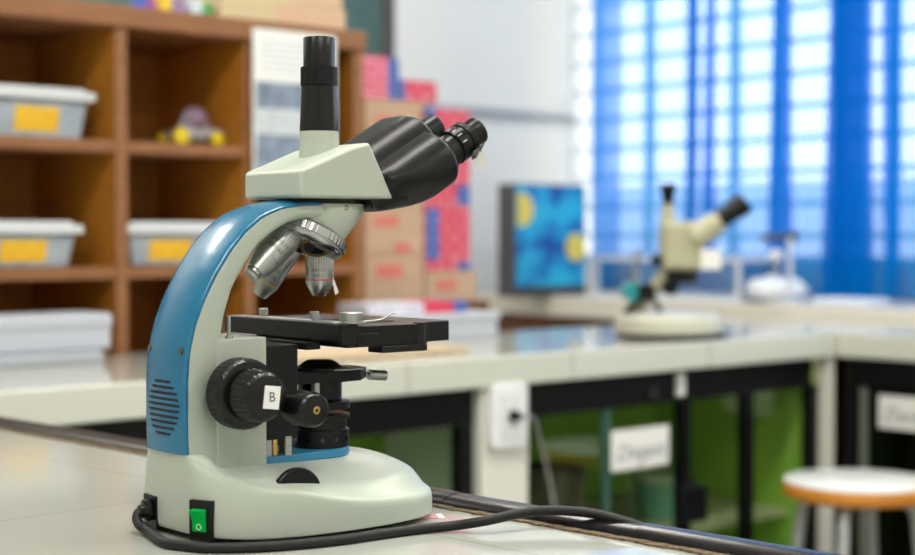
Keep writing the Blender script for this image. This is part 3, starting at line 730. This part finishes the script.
# toy vehicle
M['toy_yellow'] = mat('toy_yellow', (.72, .55, .01), .35); M['toy_grey'] = mat('toy_grey', (.32, .31, .33), .4); M['toy_purple'] = mat('toy_purple', (.20, .13, .20), .35); M['toy_dark'] = mat('toy_dark', (.04, .035, .04), .4)
w = BW0 + .10; s0 = s_at(193, w); tz = 1.287
tv_ = empty('toy_car', R(s0, w, tz), PHI, 'small grey toy car with yellow wheels on the bookcase shelf', 'toy car')
for x, y, r in ((-.052, -.035, .019), (-.045, .04, .016), (.040, -.035, .016), (.040, .04, .016)):
    MB().lathe((x, y - .009, r), (0, 1, 0), [(r * .5, 0), (r * .92, .001), (r, .004), (r, .014), (r * .92, .017), (r * .5, .018)], 24).build('wheel', M['toy_yellow'], tv_)
MB().box(-.055, .058, -.024, .030, .016, .034).box(.03, .07, -.018, .024, .022, .040).build('chassis', M['toy_grey'], tv_, bevel=.003)
MB().sphere((.004, 0, .058), .034, 1.0, .8, .9).build('canopy', M['toy_purple'], tv_)
MB().box(-.030, .040, -.020, .024, .032, .046).cyl((.05, 0, .03), (.02, 0, .075), .004).cyl((-.045, -.01, .03), (-.02, -.01, .07), .004).build('roll_bar', M['toy_grey'], tv_, bevel=.001)

# posters of sheets hanging on the third cell
w = BW0 - .015
ps0, ps1 = s_at(253.5, w), s_at(336, w); pz1, pz0 = 1.545, 1.215
cc = (ps0 + ps1) / 2; hh = (ps1 - ps0) / 2
po = empty('hanging_chart', R(cc, w, pz0), PHI, 'white printed chart with grey bands hanging on the bookcase front', 'chart')
H = pz1 - pz0
MB().box(-hh, hh, -.001, .001, 0, H).build('sheet', M['white_paper'], po, smooth=False)
M['chart_grey'] = mat('chart_grey', (.20, .25, .33), .6, noise=.5, nscale=30); M['chart_pale'] = mat('chart_pale', (.52, .57, .60), .6, noise=.2, nscale=40)
for a, b_, m in ((.0, .10, 'chart_grey'), (.155, .215, 'chart_grey')):
    MB().box(-hh + .006, hh - .006, -.0018, -.001, a, b_).build('printed_band', M[m], po, smooth=False)
MB().box(-hh + .004, hh - .004, -.0016, -.001, .102, .152).build('printed_band', M['chart_pale'], po, smooth=False)
for k in range(6):
    MB().box(-hh + .02, hh - .03 - .01 * (k % 3), -.0015, -.001, .235 + k * .0135, .239 + k * .0135).build('printed_line', M['chart_pale'], po, smooth=False)

# things on top of the bookcase
M['carton_cream'] = print_mat('cream_carton', (.62, .50, .30), (.58, .46, .27), .2, .05, .3)
M['carton_orange'] = print_mat('orange_print', (.64, .42, .27), (.62, .15, .06), .012, .045, .6)
for (pa, pb, pm, z0, z1, lab) in ((222, 346, 276, ZTOP, ZTOP + .046, 'lower flat cream carton with orange print on top of the bookcase'), (226, 343, 300, ZTOP + .0465, ZTOP + .13, 'upper flat carton with orange print on top of the bookcase')):
    w = BW0 + .005; a, m_, b_ = s_at(pa, w), s_at(pm, w), s_at(pb, w)
    bx = empty('flat_carton', R((a + b_) / 2, w + .13, z0), PHI, lab, 'carton', 'cartons on the bookcase')
    c = (a + b_) / 2
    MB().box(a - c, b_ - c, -.13, .13, 0, z1 - z0).build('body', M['carton_cream'], bx, bevel=.002)
    MB().box(m_ - c, b_ - c - .003, -.1312, -.13, .003, z1 - z0 - .003).build('printed_panel', M['carton_orange'], bx, smooth=False)
toys = [(140, (.05, .12, .55), 'blue', .026), (151, (.35, .06, .35), 'magenta', .022), (163, (.80, .55, .02), 'yellow', .030), (178, (.30, .22, .42), 'purple', .030), (194, (.62, .72, .78), 'pale blue', .030), (206, (.10, .42, .14), 'green', .026), (216, (.70, .35, .22), 'orange', .022)]
for px, c, nm, hs in toys:
    w = BW0 + .045; p = R(s_at(px, w), w, ZTOP)
    t = empty('toy_block', p, PHI + random.uniform(-.3, .3), nm + ' plastic toy block on the bookcase top', 'toy block', 'toy blocks on the bookcase')
    mm_ = mat('toy_' + nm.replace(' ', '_'), c, .3)
    MB().box(-hs * .5, hs * .5, -hs * .5, hs * .5, 0, hs * 1.1).build('body', mm_, t, bevel=.002)
    sd = MB()
    for a in (-.25, .25):
        for d_ in (-.25, .25): sd.cyl((a * hs, d_ * hs, hs * 1.08), (a * hs, d_ * hs, hs * 1.25), hs * .14, 12)
    sd.build('studs', mm_, t)

# ------------------------------------------------------------------ things on the left counter
M['white_box'] = mat('white_card', (.47, .50, .56), .5)
M['grey_sheet'] = mat('grey_sheet', (.40, .43, .48), .4)
w = .40
a, b_ = s_at(-30, w), s_at(104, w); c = (a + b_) / 2
t = tag(MB().box(a - c, b_ - c, 0, .15, 0, .022).build('paper_pile', M['grey_sheet'], None, bevel=.004), 'pale grey pile of flat sheets on the counter left under the white box', 'paper pile'); t.location = R(c, w, TABLE); t.rotation_euler = (0, 0, PHI)
w = .42; a, b_ = s_at(-30, w), s_at(111, w); c = (a + b_) / 2
t = empty('white_box', R(c, w, TABLE + .0222), PHI, 'long low white box lying in front of the bookcase at left', 'box')
MB().box(a - c, b_ - c, 0, .13, 0, .050).build('body', M['white_box'], t, bevel=.006)
MB().box(a - c - .003, b_ - c + .003, -.003, .133, .040, .070).build('lid', M['white_box'], t, bevel=.008)
w = .42; a, b_ = s_at(258, w), s_at(356, w); c = (a + b_) / 2
t = tag(MB().box(a - c, b_ - c, 0, .12, 0, .058).build('paper_stack', mat('lilac_white_paper', (.66, .65, .74), .6), None, bevel=.003), 'lilac white stack of paper on the counter seen beneath the objectives', 'paper stack'); t.location = R(c, w, TABLE); t.rotation_euler = (0, 0, PHI)
w = .40; a, b_ = s_at(384, w), s_at(500, w); c = (a + b_) / 2
t = empty('foam_box', R(c, w, TABLE), PHI, 'low white foam box at the back of the counter beneath the red cartons', 'box')
MB().box(a - c, b_ - c - .006, .0, .155, 0, .045).build('body', M['white_box'], t, bevel=.004)
MB().box(a - c, b_ - c, -.004, .158, .044, .062).build('lid', M['white_box'], t, bevel=.005)
w = .44; a, b_ = s_at(368, w), s_at(466, w); c = (a + b_) / 2
bk = empty('book', R(c, w, TABLE + .0622), PHI, 'thin book with red and blue spine lying on the white foam box', 'book')
MB().box(a - c, b_ - c, 0, .11, 0, .026).build('pages', mat('book_lilac', (.60, .60, .68), .6, noise=.2, nscale=50), bk, bevel=.001)
ra, rb_, rc_ = s_at(424, w) - c, s_at(453, w) - c, s_at(466, w) - c
MB().box(ra, rb_, -.0015, .1115, -.0 + .0006, .0272).build('cover', mat('book_red', (.62, .04, .08), .5), bk, smooth=False, label='red part of the cover')
MB().box(rb_, rc_ + .0005, -.0015, .1115, .0006, .0272).build('cover', mat('book_blue', (.06, .12, .40), .5), bk, smooth=False, label='blue part of the cover')
# cardboard sheet with a ragged front edge
w = .13; a, b_ = s_at(285, w), s_at(468, w); c = (a + b_) / 2
pts = [(b_ - c, .20), (a - c, .20)]; n = 28
rnd = random.Random(5)
pts += [(a - c + (b_ - a) * i / n, rnd.uniform(-.004, .004)) for i in range(n + 1)]
t = empty('cardboard_sheet', R(c, w, TABLE), PHI, 'flat tan cardboard sheet lying on the counter behind the microscope stage', 'cardboard')
MB().prism(pts, 2, 0.002, .011).build('sheet', mat('tan_card', (.58, .45, .29), .7, noise=.1, nscale=20), t, smooth=False)
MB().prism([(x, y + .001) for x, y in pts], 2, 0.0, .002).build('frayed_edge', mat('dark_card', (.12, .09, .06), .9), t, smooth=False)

# socket, plug and cable on the pillar
zc = z_at(416, tsw(505, w=-.01)[2]); s0 = s_at(507, -.01)
sk = empty('wall_socket', R(s0, -.004, zc), PHI, 'white socket plate on the cream counter pillar', 'socket')
hw = (s_at(527, -.01) - s_at(490, -.01)) / 2; hz = .066
poly = []
for cx_, cz_, a0 in ((hw - .018, hz - .018, 0), (-hw + .018, hz - .018, 90), (-hw + .018, -hz + .018, 180), (hw - .018, -hz + .018, 270)):
    for k in range(7): a = math.radians(a0 + 15 * k); poly.append((cx_ + .018 * math.cos(a), cz_ + .018 * math.sin(a)))
MB().prism(poly, 1, -.016, 0).build('plate', mat('socket_white', (.76, .79, .80), .3), sk, bevel=.004)
MB().box(-.026, .026, -.0185, -.0155, -.045, .045).build('insert', mat('socket_insert', (.72, .75, .76), .3), sk, bevel=.002)
lead = empty('plug_lead', R(s0, -.004, zc), PHI, 'black plug in the white socket with a thin grey lead', 'plug')
MB().lathe((0.004, -.0187, 0), (0, -1, 0), [(.012, 0), (.013, .004), (.009, .016), (.005, .03)], 20).build('plug', M['black_gloss'], lead)
MB().tube(smooth_path([(.004, -.046, 0), (.012, -.052, .001), (.035, -.045, -.002), (.06, -.03, -.02), (.085, -.02, -.07), (.105, -.02, -.13), (.12, -.03, -.25), (.12, -.03, -.4), (.12, -.03, -zc + .004)], 8), .0028, 8).build('cable', mat('grey_cable', (.30, .29, .30), .4), lead)

# signs on the glass
M['sign_ink'] = mat('sign_ink', (.16, .18, .22), .6)
def sign(pxc, pyc, pw, ph, w, txt, label, tilt, sh=.25, size=.058, plane='w', s=None):
    if plane == 'w': sc, wc, t = tsw(pxc, w=w)
    else: sc, wc, t = tsw(pxc, s=s)
    rz = PHI if plane == 'w' else PHI - PI / 2
    e_ = empty('paper_sign', R(sc, wc, z_at(pyc, t)), rz, label, 'sign')
    e_.rotation_euler = (0, tilt, rz)
    W2, H2 = pw / 2, ph / 2
    MB().box(-W2, W2, -.0008, .0008, -H2, H2).build('sheet', M['white_paper'], e_, smooth=False)
    text_obj('lettering', txt, size, M['sign_ink'], e_, Matrix.Translation((0, -.0011, -.008)) @ Matrix.Rotation(PI / 2, 4, 'X'), depth=.0002, shear=sh)
    return e_
tt = tsw(641, w=.028)[2]
sign(641, 448.5, .190, .088, .0165, 'Divgant', 'white paper sign with slanted handwriting on the glass above the green bin', math.radians(0), .3, .052)
sign(907, 414, .150, .080, None, 'Dante', 'white paper sign on the dark glass front above the stool, cut by the picture edge', 0, .3, .05, 's', 2.217 + .016)
# padlock box on the stile and the bin inside
s0, _, t = tsw(691, w=-.0)
lk = empty('lock_box', R(s0, .0, z_at(523, t)), PHI, 'black box lock hanging on the cabinet door bar in front of the green bin', 'lock')
MB().box(-.043, .043, -.018, .017, 0, .082).build('body', M['black'], lk, bevel=.004)
MB().tube(smooth_path([(-.018, 0, .08), (-.018, 0, .092), (0, 0, .10), (.018, 0, .092), (.018, 0, .08)], 5), .004, 8).build('shackle', M['black'], lk)
s0, _, t = tsw(661, w=.22)
bi = empty('bin', R(s0, .22, .40), PHI, 'pale green plastic bin standing inside the glass cabinet', 'bin')
bh = z_at(474, t) - .40
MB().lathe((0, 0, 0), (0, 0, 1), [(.050, 0), (.056, .004), (.066, bh - .01), (.062, bh - .01), (.05, .01)], 32).build('body', mat('pale_green_plastic', (.20, .42, .33), .4), bi)
MB().lathe((0, 0, bh - .018), (0, 0, 1), [(.066, 0), (.071, .002), (.071, .016), (.060, .018), (.03, .019)], 32).build('rim', mat('pale_bin_rim', (.50, .56, .42), .4), bi)
# pile of dark stuff behind the glass by the pillar
s0 = s_at(548, .2)
bg = empty('basket', R(s0, .2, .40), PHI, 'dark brown basket behind the glass right of the pillar', 'basket')
MB().lathe((0, 0, 0), (0, 0, 1), [(.06, 0), (.075, .01), (.085, .17), (.080, .17), (.06, .02)], 32, 16, .004, (1, 2)).build('body', mat('dark_wicker', (.09, .065, .035), .8, noise=.5, nscale=60), bg)

# ------------------------------------------------------------------ stool
sx0, _, _ = 0, 0, 0
st_c = Vector(((860 - 457.5) / FPX * 3.37, 3.37, 0)); SZ = .560
so_ = empty('stool', st_c, .3, 'round stool with white top, orange wooden rim and grey metal legs', 'stool')
MB().lathe((0, 0, SZ - .006), (0, 0, 1), [(.15, 0), (.160, .001), (.160, .0045), (.157, .006)], 64).build('seat_top', mat('white_laminate', (.72, .74, .72), .25), so_)
MB().lathe((0, 0, SZ - .040), (0, 0, 1), [(.145, 0), (.160, .005), (.164, .012), (.164, .026), (.160, .0338)], 64).build('seat_rim', wood_mat('varnished_orange_wood', (.50, .18, .02), (.66, .28, .04), .25, 8), so_)
M['leg_grey'] = mat('grey_leg_paint', (.42, .44, .44), .35)
for k in range(4):
    a = PI / 4 + k * PI / 2; c_, s_ = math.cos(a), math.sin(a)
    MB().tube([(c_ * .09, s_ * .09, SZ - .041), (c_ * .115, s_ * .115, SZ - .05), (c_ * .125, s_ * .125, SZ - .075), (c_ * .175, s_ * .175, .0)], .0125, 14).build('leg', M['leg_grey'], so_)
MB().tube([(.152 * math.cos(2 * PI * i / 40), .152 * math.sin(2 * PI * i / 40), .20) for i in range(41)], .008, 8).build('foot_ring', M['leg_grey'], so_)

# ------------------------------------------------------------------ stereo microscope on the counter
MS = tsw(664, w=.13)
sm = empty('stereo_microscope', R(MS[0] + .020, .134, TABLE), 0, 'cream stereo microscope with black eyepieces blurred on the far counter', 'microscope')
M['cream2'] = mat('pale_cream_enamel', (.42, .41, .27), .35)
sm.scale = (1.05, 1.05, 1.05)
MB().lathe((0, 0, .012), (0, 0, 1), [(.118, 0), (.122, .004), (.120, .030), (.108, .044), (.06, .047)], 48).build('base', mat('pale_base_enamel', (.52, .53, .44), .3), sm)
MB().lathe((0.01, 0, 0), (0, 0, 1), [(.120, 0), (.122, .002), (.122, .012)], 48).build('base_pad', M['black'], sm)
MB().tube(smooth_path([(-.075, 0, .055), (-.055, 0, .085), (-.02, 0, .125), (0.005, 0, .170), (.015, 0, .19)], 6), .016, 14).build('arm', M['cream2'], sm)
MB().tube(smooth_path([(-.085, -.02, .058), (-.10, -.02, .060), (-.06, -.01, .085), (-.048, 0, .10)], 6), .006, 8).tube(smooth_path([(-.02, -.02, .058), (-.03, -.02, .08), (-.05, 0, .10)], 6), .006, 8).build('arm_brace', M['black'], sm)
MB().cyl((-.088, 0, .055), (-.068, 0, .20), .005).build('lamp_rod', M['chrome'], sm)
MB().cyl((-.085, -.05, .105), (-.085, .03, .105), .021).build('focus_knob', mat('teal_knob', (.02, .26, .28), .3), sm)
MB().cyl((-.055, -.06, .105), (-.055, .05, .105), .020).cyl((.0, -.045, .115), (.0, .045, .115), .018).build('tension_knob', M['black'], sm)
MB().cyl((-.032, -.03, .175), (-.012, .03, .175), .012).build('clamp_knob', M['black'], sm)
MB().box(-.018, .074, -.042, .042, .152, .262).build('head', M['cream2'], sm, bevel=.014)
MB().lathe((.030, 0, .122), (0, 0, 1), [(.03, 0), (.038, .002), (.038, .028), (.030, .030)], 36).build('objective_ring', M['black'], sm)
MB().cyl((-.001, 0, .258), (-.001, 0, .300), .018, r1=.012).build('photo_tube', M['cream2'], sm)
MB().cyl((-.001, 0, .298), (-.001, 0, .335), .011, r1=.018).cyl((-.001, 0, .333), (-.001, 0, .347), .019).build('tube_cap', M['black'], sm)
d_ = Vector((math.cos(math.radians(36)), -.10, math.sin(math.radians(36)))).normalized()
for y in (-.028, .028):
    p = Vector((.055, y, .222)); MB().cyl(p, p + d_ * .070, .027, r1=.024).build('eye_tube', M['cream2'], sm)
    q_ = p + d_ * .070; MB().cyl(q_, q_ + d_ * .068, .020).cyl(q_ + d_ * .040, q_ + d_ * .071, .024).build('eyepiece', M['black'], sm)
MB().box(.066, .110, -.0475, -.0465, .155, .200).build('paper_tag', M['white_paper'], sm, smooth=False)

# ------------------------------------------------------------------ stacked cartons
M['card'] = print_mat('brown_card', (.50, .33, .21), (.52, .36, .24), .15, .06, .5)
M['red_print'] = print_mat('red_print', (.58, .02, .06), (.74, .34, .39), .05, .024, .5)
M['pink_print'] = print_mat('pink_print', (.66, .09, .17), (.78, .44, .49), .07, .020, .5)
M['blue_print'] = print_mat('blue_print', (.06, .12, .38), (.12, .19, .45), .03, .02, .5)
M['red_plain'] = mat('red_stamp', (.62, .16, .12), .6)
CW = .66
STW0, STW1 = 1.22, 1.95
cabz = z_at(303, tsw(420, w=CW)[2])
tb = empty('side_table', R((s_at(366, CW) + s_at(475, CW)) / 2, CW - .0, 0), PHI, 'plain brown side table under the stacked cartons', 'table')
MB().box(-.23, .23, 0, .30, cabz - .03, cabz).build('tabletop', M['brown_wood'], tb, bevel=.003)
for x in (-.20, .20):
    for y in (.03, .27): MB().box(x - .02, x + .02, y - .02, y + .02, 0, cabz - .03).build('leg', M['brown_wood'], tb, smooth=False)
def carton(px0, px1, y0, y1, m, label, w=CW, dep=.27, patches=(), zbase=None, name='carton', rep='cartons stacked beside the bookcase'):
    tm = tsw((px0 + px1) / 2, w=w)[2]
    s0, s1 = s_at(px0, w), s_at(px1, w); z0 = z_at(y1, tm) if zbase is None else zbase; z1 = z_at(y0, tm); c = (s0 + s1) / 2
    t = empty(name, R(c, w, z0), PHI, label, 'carton', rep)
    MB().box(s0 - c, s1 - c, 0, dep, 0, z1 - z0 - .0008).build('body', m, t, bevel=.002)
    for (a, b_, e0, e1, pm) in patches:
        hw_ = s1 - s0; h_ = z1 - z0
        MB().box(s0 - c + hw_ * a, s0 - c + hw_ * b_, -.0012, 0, h_ * e0, h_ * e1).build('printed_panel', pm, t, smooth=False)
    return z1
z = cabz
z = carton(365, 424, 255, 303, M['card'], 'lowest brown carton with red stamp in the left carton stack', zbase=z, patches=[(.2, .62, .55, .8, M['red_plain'])])
z = carton(365, 424, 208, 255, M['card'], 'brown carton with red stamps standing on the lowest carton', zbase=z, patches=[(.15, .55, .62, .82, M['red_plain']), (.5, .75, .05, .25, M['red_plain'])])
z = carton(365, 423, 157, 208, M['card'], 'brown carton mostly hidden behind the black binocular head', zbase=z)
z = carton(365, 422, 100, 157, M['card'], 'topmost brown carton under the red and pink packs', zbase=z, patches=[(.2, .7, .5, .7, M['red_plain'])])
zt = z
carton(362, 399, 57, 100, M['pink_print'], 'pink red pack with blue end, highest on the cartons', zbase=zt, dep=.2, patches=[(.70, .995, .0, .99, M['blue_print'])], rep=None)
carton(400, 437, 81, 100, M['red_print'], 'small red pack beside the highest pink pack', zbase=zt, dep=.2, patches=[(.0, .14, .0, .99, M['blue_print'])], rep=None)
z = cabz
CW2 = CW + .0
z = carton(426, 476, 271, 303, M['card'], 'brown carton under the stack of red packs', w=CW2, zbase=z, patches=[(.2, .6, .4, .7, M['red_plain'])])
z = carton(426, 470, 262, 271, M['red_print'], 'thin red pack lying on the right brown carton', w=CW2, zbase=z, patches=[(.72, .99, .05, .95, M['blue_print'])])
z = carton(425, 470, 206, 262, M['red_print'], 'tall red pack with a wide blue stripe', w=CW2, zbase=z, patches=[(.02, .30, .04, .96, M['blue_print'])])
z = carton(425, 470, 184, 206, M['red_print'], 'red pack with blue corner above the tall striped pack', w=CW2, zbase=z, patches=[(.70, .99, .05, .95, M['blue_print'])])
z = carton(425, 470, 146, 184, M['red_print'], 'red pack just right of the black binocular head', w=CW2, zbase=z)
z = carton(425, 470, 109, 146, M['red_print'], 'uppermost red pack behind the near eyepiece', w=CW2, zbase=z, patches=[(.0, .22, .4, .99, M['blue_print'])])

# ------------------------------------------------------------------ left wall: chalkboard, conduit
def t_left(px): return tsw(px, w=W_LEFT)
s1 = t_left(390)[0]
cb = empty('chalkboard', R(s1 - .9, W_LEFT, 0), PHI, 'green chalkboard with brown frame on the wall behind the bookcase', 'chalkboard')
zb0, zb1 = z_at(95, t_left(385)[2]), 2.75
MB().box(-.9, .86, -.014, -.002, zb0 + .03, zb1 - .03).build('board', mat('chalk_green', (.06, .115, .10), .6, noise=.15, nscale=6), cb, smooth=False)
MB().box(-.9, .9, -.03, -.0, zb0, zb0 + .04).box(-.9, .9, -.03, 0, zb1 - .04, zb1).box(.858, .9, -.03, 0, zb0 + .04, zb1 - .04).box(-.94, -.9, -.03, 0, zb0, zb1).build('board_frame', mat('frame_brown', (.085, .06, .055), .5), cb, smooth=False)
sa, sb = t_left(425)[0], S_WIN - .002
zc = z_at(114, t_left(520)[2])
tag(MB().cyl((sa - sb, -.015, 0), (0, -.015, 0), .014, 12).build('conduit', mat('grey_conduit', (.36, .37, .40), .5), None), 'thin grey conduit running along the white wall to the window corner', 'conduit')
o = bpy.data.objects['conduit']; o.location = R(sb, W_LEFT, zc); o.rotation_euler = (0, 0, PHI)

# ------------------------------------------------------------------ things on the window cabinet
wv = 1.55
sa = s_at(514.5, wv); TW = s_at(586, wv) - sa; zt_ = z_at(184, tsw(540, w=wv)[2])
tv = empty('monitor', R(sa, wv, LED), PHI, 'boxy monitor with blue and yellow picture standing by the window corner', 'monitor')
hT = zt_ - LED
MB().box(0, TW, 0.0, .085, .0, hT).build('casing', mat('dark_grey_casing', (.055, .055, .06), .5), tv, bevel=.004)
def screen_mat():
    m, nt, b = new_mat('abstract_blue_screen')
    tc = nt.nodes.new('ShaderNodeTexCoord'); n = nt.nodes.new('ShaderNodeTexNoise'); n.inputs['Scale'].default_value = 9; n.inputs['Detail'].default_value = 2
    r = nt.nodes.new('ShaderNodeValToRGB'); els = r.color_ramp.elements
    els[0].position = .35; els[0].color = (.01, .06, .30, 1); els[1].position = .62; els[1].color = (.03, .42, .66, 1)
    x = els.new(.48); x.color = (.02, .26, .56, 1)
    L = nt.links; L.new(tc.outputs['Object'], n.inputs['Vector']); L.new(n.outputs['Fac'], r.inputs['Fac']); L.new(r.outputs['Color'], b.inputs['Base Color'])
    L.new(r.outputs['Color'], b.inputs['Emission Color']); b.inputs['Emission Strength'].default_value = .10; b.inputs['Roughness'].default_value = .2
    return m
MB().box(.006, TW - .006, -.002, 0, .035, hT - .006).build('screen', screen_mat(), tv, smooth=False, label='lit blue picture')
ysm = mat('screen_yellow', (.62, .50, .08), .3, emis=(.62, .5, .08), estr=.2)
for cx_, cz_, r_ in ((.03, .30, .058), (TW - .055, .17, .05)):
    pts = [(max(.011, cx_ + r_ * math.cos(2 * PI * i / 28)), cz_ + r_ * math.sin(2 * PI * i / 28)) for i in range(28)]
    MB().prism(pts, 1, -.0032, -.002).build('picture_disc', ysm, tv, smooth=False)

# glass tank with pale rails
M['rail'] = mat('pale_rail', (.58, .62, .68), .4); M['tank_glass'] = glass_mat('tank_glass', (.90, .94, .97), .05)
sT = 2.86
wa, wb = w_at(594, sT), w_at(739, sT)
tk = empty('glass_tank', R(sT, wb, LED), PHI, 'clear glass tank with pale rails in front of the blue curtain', 'tank')
LT = wa - wb; hT = z_at(258, tsw(735, s=sT)[2]) - LED; dT = .22; t_ = .014
mb = MB()
for y in (0, LT - t_):
    for x in (0, dT - t_): mb.box(x, x + t_, y, y + t_, 0, hT)
for z in (0, hT - t_):
    mb.box(0, t_, t_, LT - t_, z, z + t_); mb.box(dT - t_, dT, t_, LT - t_, z, z + t_)
    mb.box(t_, dT - t_, 0, t_, z, z + t_); mb.box(t_, dT - t_, LT - t_, LT, z, z + t_)
mb.build('rail_frame', M['rail'], tk, smooth=False)
for x in (.004, dT - .008): MB().box(x, x + .004, t_, LT - t_, t_, hT - t_).build('glass_side', M['tank_glass'], tk, smooth=False)
for y in (.004, LT - .008): MB().box(t_, dT - t_, y, y + .004, t_, hT - t_).build('glass_end', M['tank_glass'], tk, smooth=False)

# crumpled white bag with clear flask
s_b = 2.92; wb_ = w_at(777, s_b)
bag = MB(); bag.sphere((0, 0, .040), .08, .9, 1.35, .5, 28)
rnd = random.Random(11)
for v in bag.bm.verts:
    f_ = 1 + .10 * math.sin(v.co.x * 90 + 1) * math.sin(v.co.y * 70) + rnd.uniform(-.03, .03); v.co.x *= f_; v.co.y *= f_; v.co.z = max(.001, v.co.z * f_)
o = tag(bag.build('plastic_bag', mat('white_bag', (.74, .78, .84), .4), None, ang=180), 'crumpled white plastic bag on the window cabinet beside the glass tank', 'bag'); o.location = R(s_b, wb_, LED); o.rotation_euler = (0, 0, PHI)
s_f = 3.06; fl = empty('glass_flask', R(s_f, w_at(776, s_f), LED), PHI, 'clear round flask behind the crumpled white bag', 'flask')
MB().lathe((0, 0, 0), (0, 0, 1), [(.025, 0), (.045, .01), (.055, .04), (.045, .075), (.022, .10), (.018, .13), (.022, .135)], 32).build('bulb', glass_mat('flask_glass', (.85, .90, .95), .12), fl)
MB().lathe((0, 0, .135), (0, 0, 1), [(.024, 0), (.026, .004), (.024, .02), (.012, .03)], 24).build('stopper', M['white_paper'], fl)
# upright pale pole at the curtain edge
s_p = 2.84; pw = w_at(790, s_p)
pp = empty('retort_stand', R(s_p, pw, LED), PHI, 'slim pale laboratory stand in front of the deep blue curtain fold', 'stand')
MB().cyl((0, 0, .012), (0, 0, z_at(238, tsw(790, s=s_p)[2]) - LED), .008, 12).build('rod', M['rail'], pp)
MB().box(-.03, .10, -.05, .05, 0, .012).build('foot_plate', M['rail'], pp, bevel=.003)
cl = MB().box(.012, .03, -.01, .02, .19, .225).cyl((.01, 0, .205), (.01, .11, .205), .012, 12); cl.build('clamp_arm', mat('dark_blue_clamp', (.05, .07, .12), .5), pp, bevel=.002)
# folded cloth at right
s_c = 2.93; wc0 = w_at(850, s_c)
o = tag(MB().box(-.06, .07, -.10, .10, 0, .022).build('folded_cloth', mat('pale_cloth', (.66, .72, .82), .7), None, bevel=.009), 'pale folded cloth on the window cabinet below the curtain hem', 'cloth'); o.location = R(s_c, wc0, LED); o.rotation_euler = (0, 0, PHI)

# ------------------------------------------------------------------ curtains
M['sheer'] = sheer_mat('sheer_blue_cloth', (.65, .685, .93), (.002, .37, .74), .50)
S_CUR = 3.25
def wc(px): return w_at(px, S_CUR)
def curtain(name, ctrl, label, z0, z1):
    """ctrl: (px, depth offset) turning points of the cloth seen from above"""
    pts = [Vector((-d, wc(px), 0)) for px, d in ctrl]
    path = smooth_path(pts, 8)
    zs = [z0, z0 + .02, z0 + .3, z0 + .8, z0 + 1.3, z1]
    b_ = MB(); w0 = wc(ctrl[0][0])
    rings = []
    for k, z in enumerate(zs):
        f_ = 1 + .5 * max(0, (1.2 - (z - z0))) / 1.2
        rings.append([Vector((p.x * f_, p.y - w0 + .012 * math.sin(p.y * 21 + k * .7), z)) for p in path])
    b_.rings(rings, cap0=False, cap1=False, closed=False)
    o = b_.build(name, M['sheer'], None, ang=180)
    o.location = R(S_CUR, w0, 0); o.rotation_euler = (0, 0, PHI)
    return tag(o, label, 'curtain', 'blue curtains at the window')
def gather(px0, px1, layers, d=.014):
    out = []
    for k in range(layers):
        a, b_ = (px0, px1) if k % 2 == 0 else (px1, px0)
        out += [(a + (b_ - a) * .12, d * k + .004), (a + (b_ - a) * .88, d * (k + 1) - .004)]
    return out
def wave(px0, px1, n, amp=.010):
    return [(px0 + (px1 - px0) * i / n, amp * (i % 2)) for i in range(n + 1)]
ZC0, ZC1 = LED + .012, 2.9
curtain('curtain', [(626, .032), (612, .028), (600, .024), (597.5, .015), (600, .005), (613, 0)] + wave(626, 690, 3) + gather(690, 698, 3) + wave(700, 711, 1) + gather(711, 720, 3) + wave(723, 776, 3) + gather(777, 797, 3), 'sheer blue curtain left of the deep folds, behind the stereo microscope', ZC0, ZC1)
curtain('curtain', gather(786, 800, 1) + wave(803, 834, 2) + gather(835, 878, 5) + [(884, .03), (899, .02), (896, .008), (882, .0), (902, -.012)] + wave(906, 960, 3) + gather(960, 985, 3) + wave(990, 1080, 4) + gather(1085, 1120, 3) + wave(1125, 1300, 6), 'sheer blue curtain with deep dark folds at the right of the window', ZC0, ZC1)
rod = tag(MB().cyl((0, -4.4, 0), (0, 0, 0), .012, 12).build('curtain_rod', M['chrome'], None), 'steel rod carrying the blue curtains', 'rod'); rod.location = R(S_CUR, wc(588), 2.912); rod.rotation_euler = (0, 0, PHI)

# ------------------------------------------------------------------ daylight
wd = bpy.data.worlds.new('sky'); SC.world = wd; wd.use_nodes = True
bg_ = wd.node_tree.nodes['Background']; bg_.inputs['Color'].default_value = (.93, .97, 1, 1); bg_.inputs['Strength'].default_value = 3.6
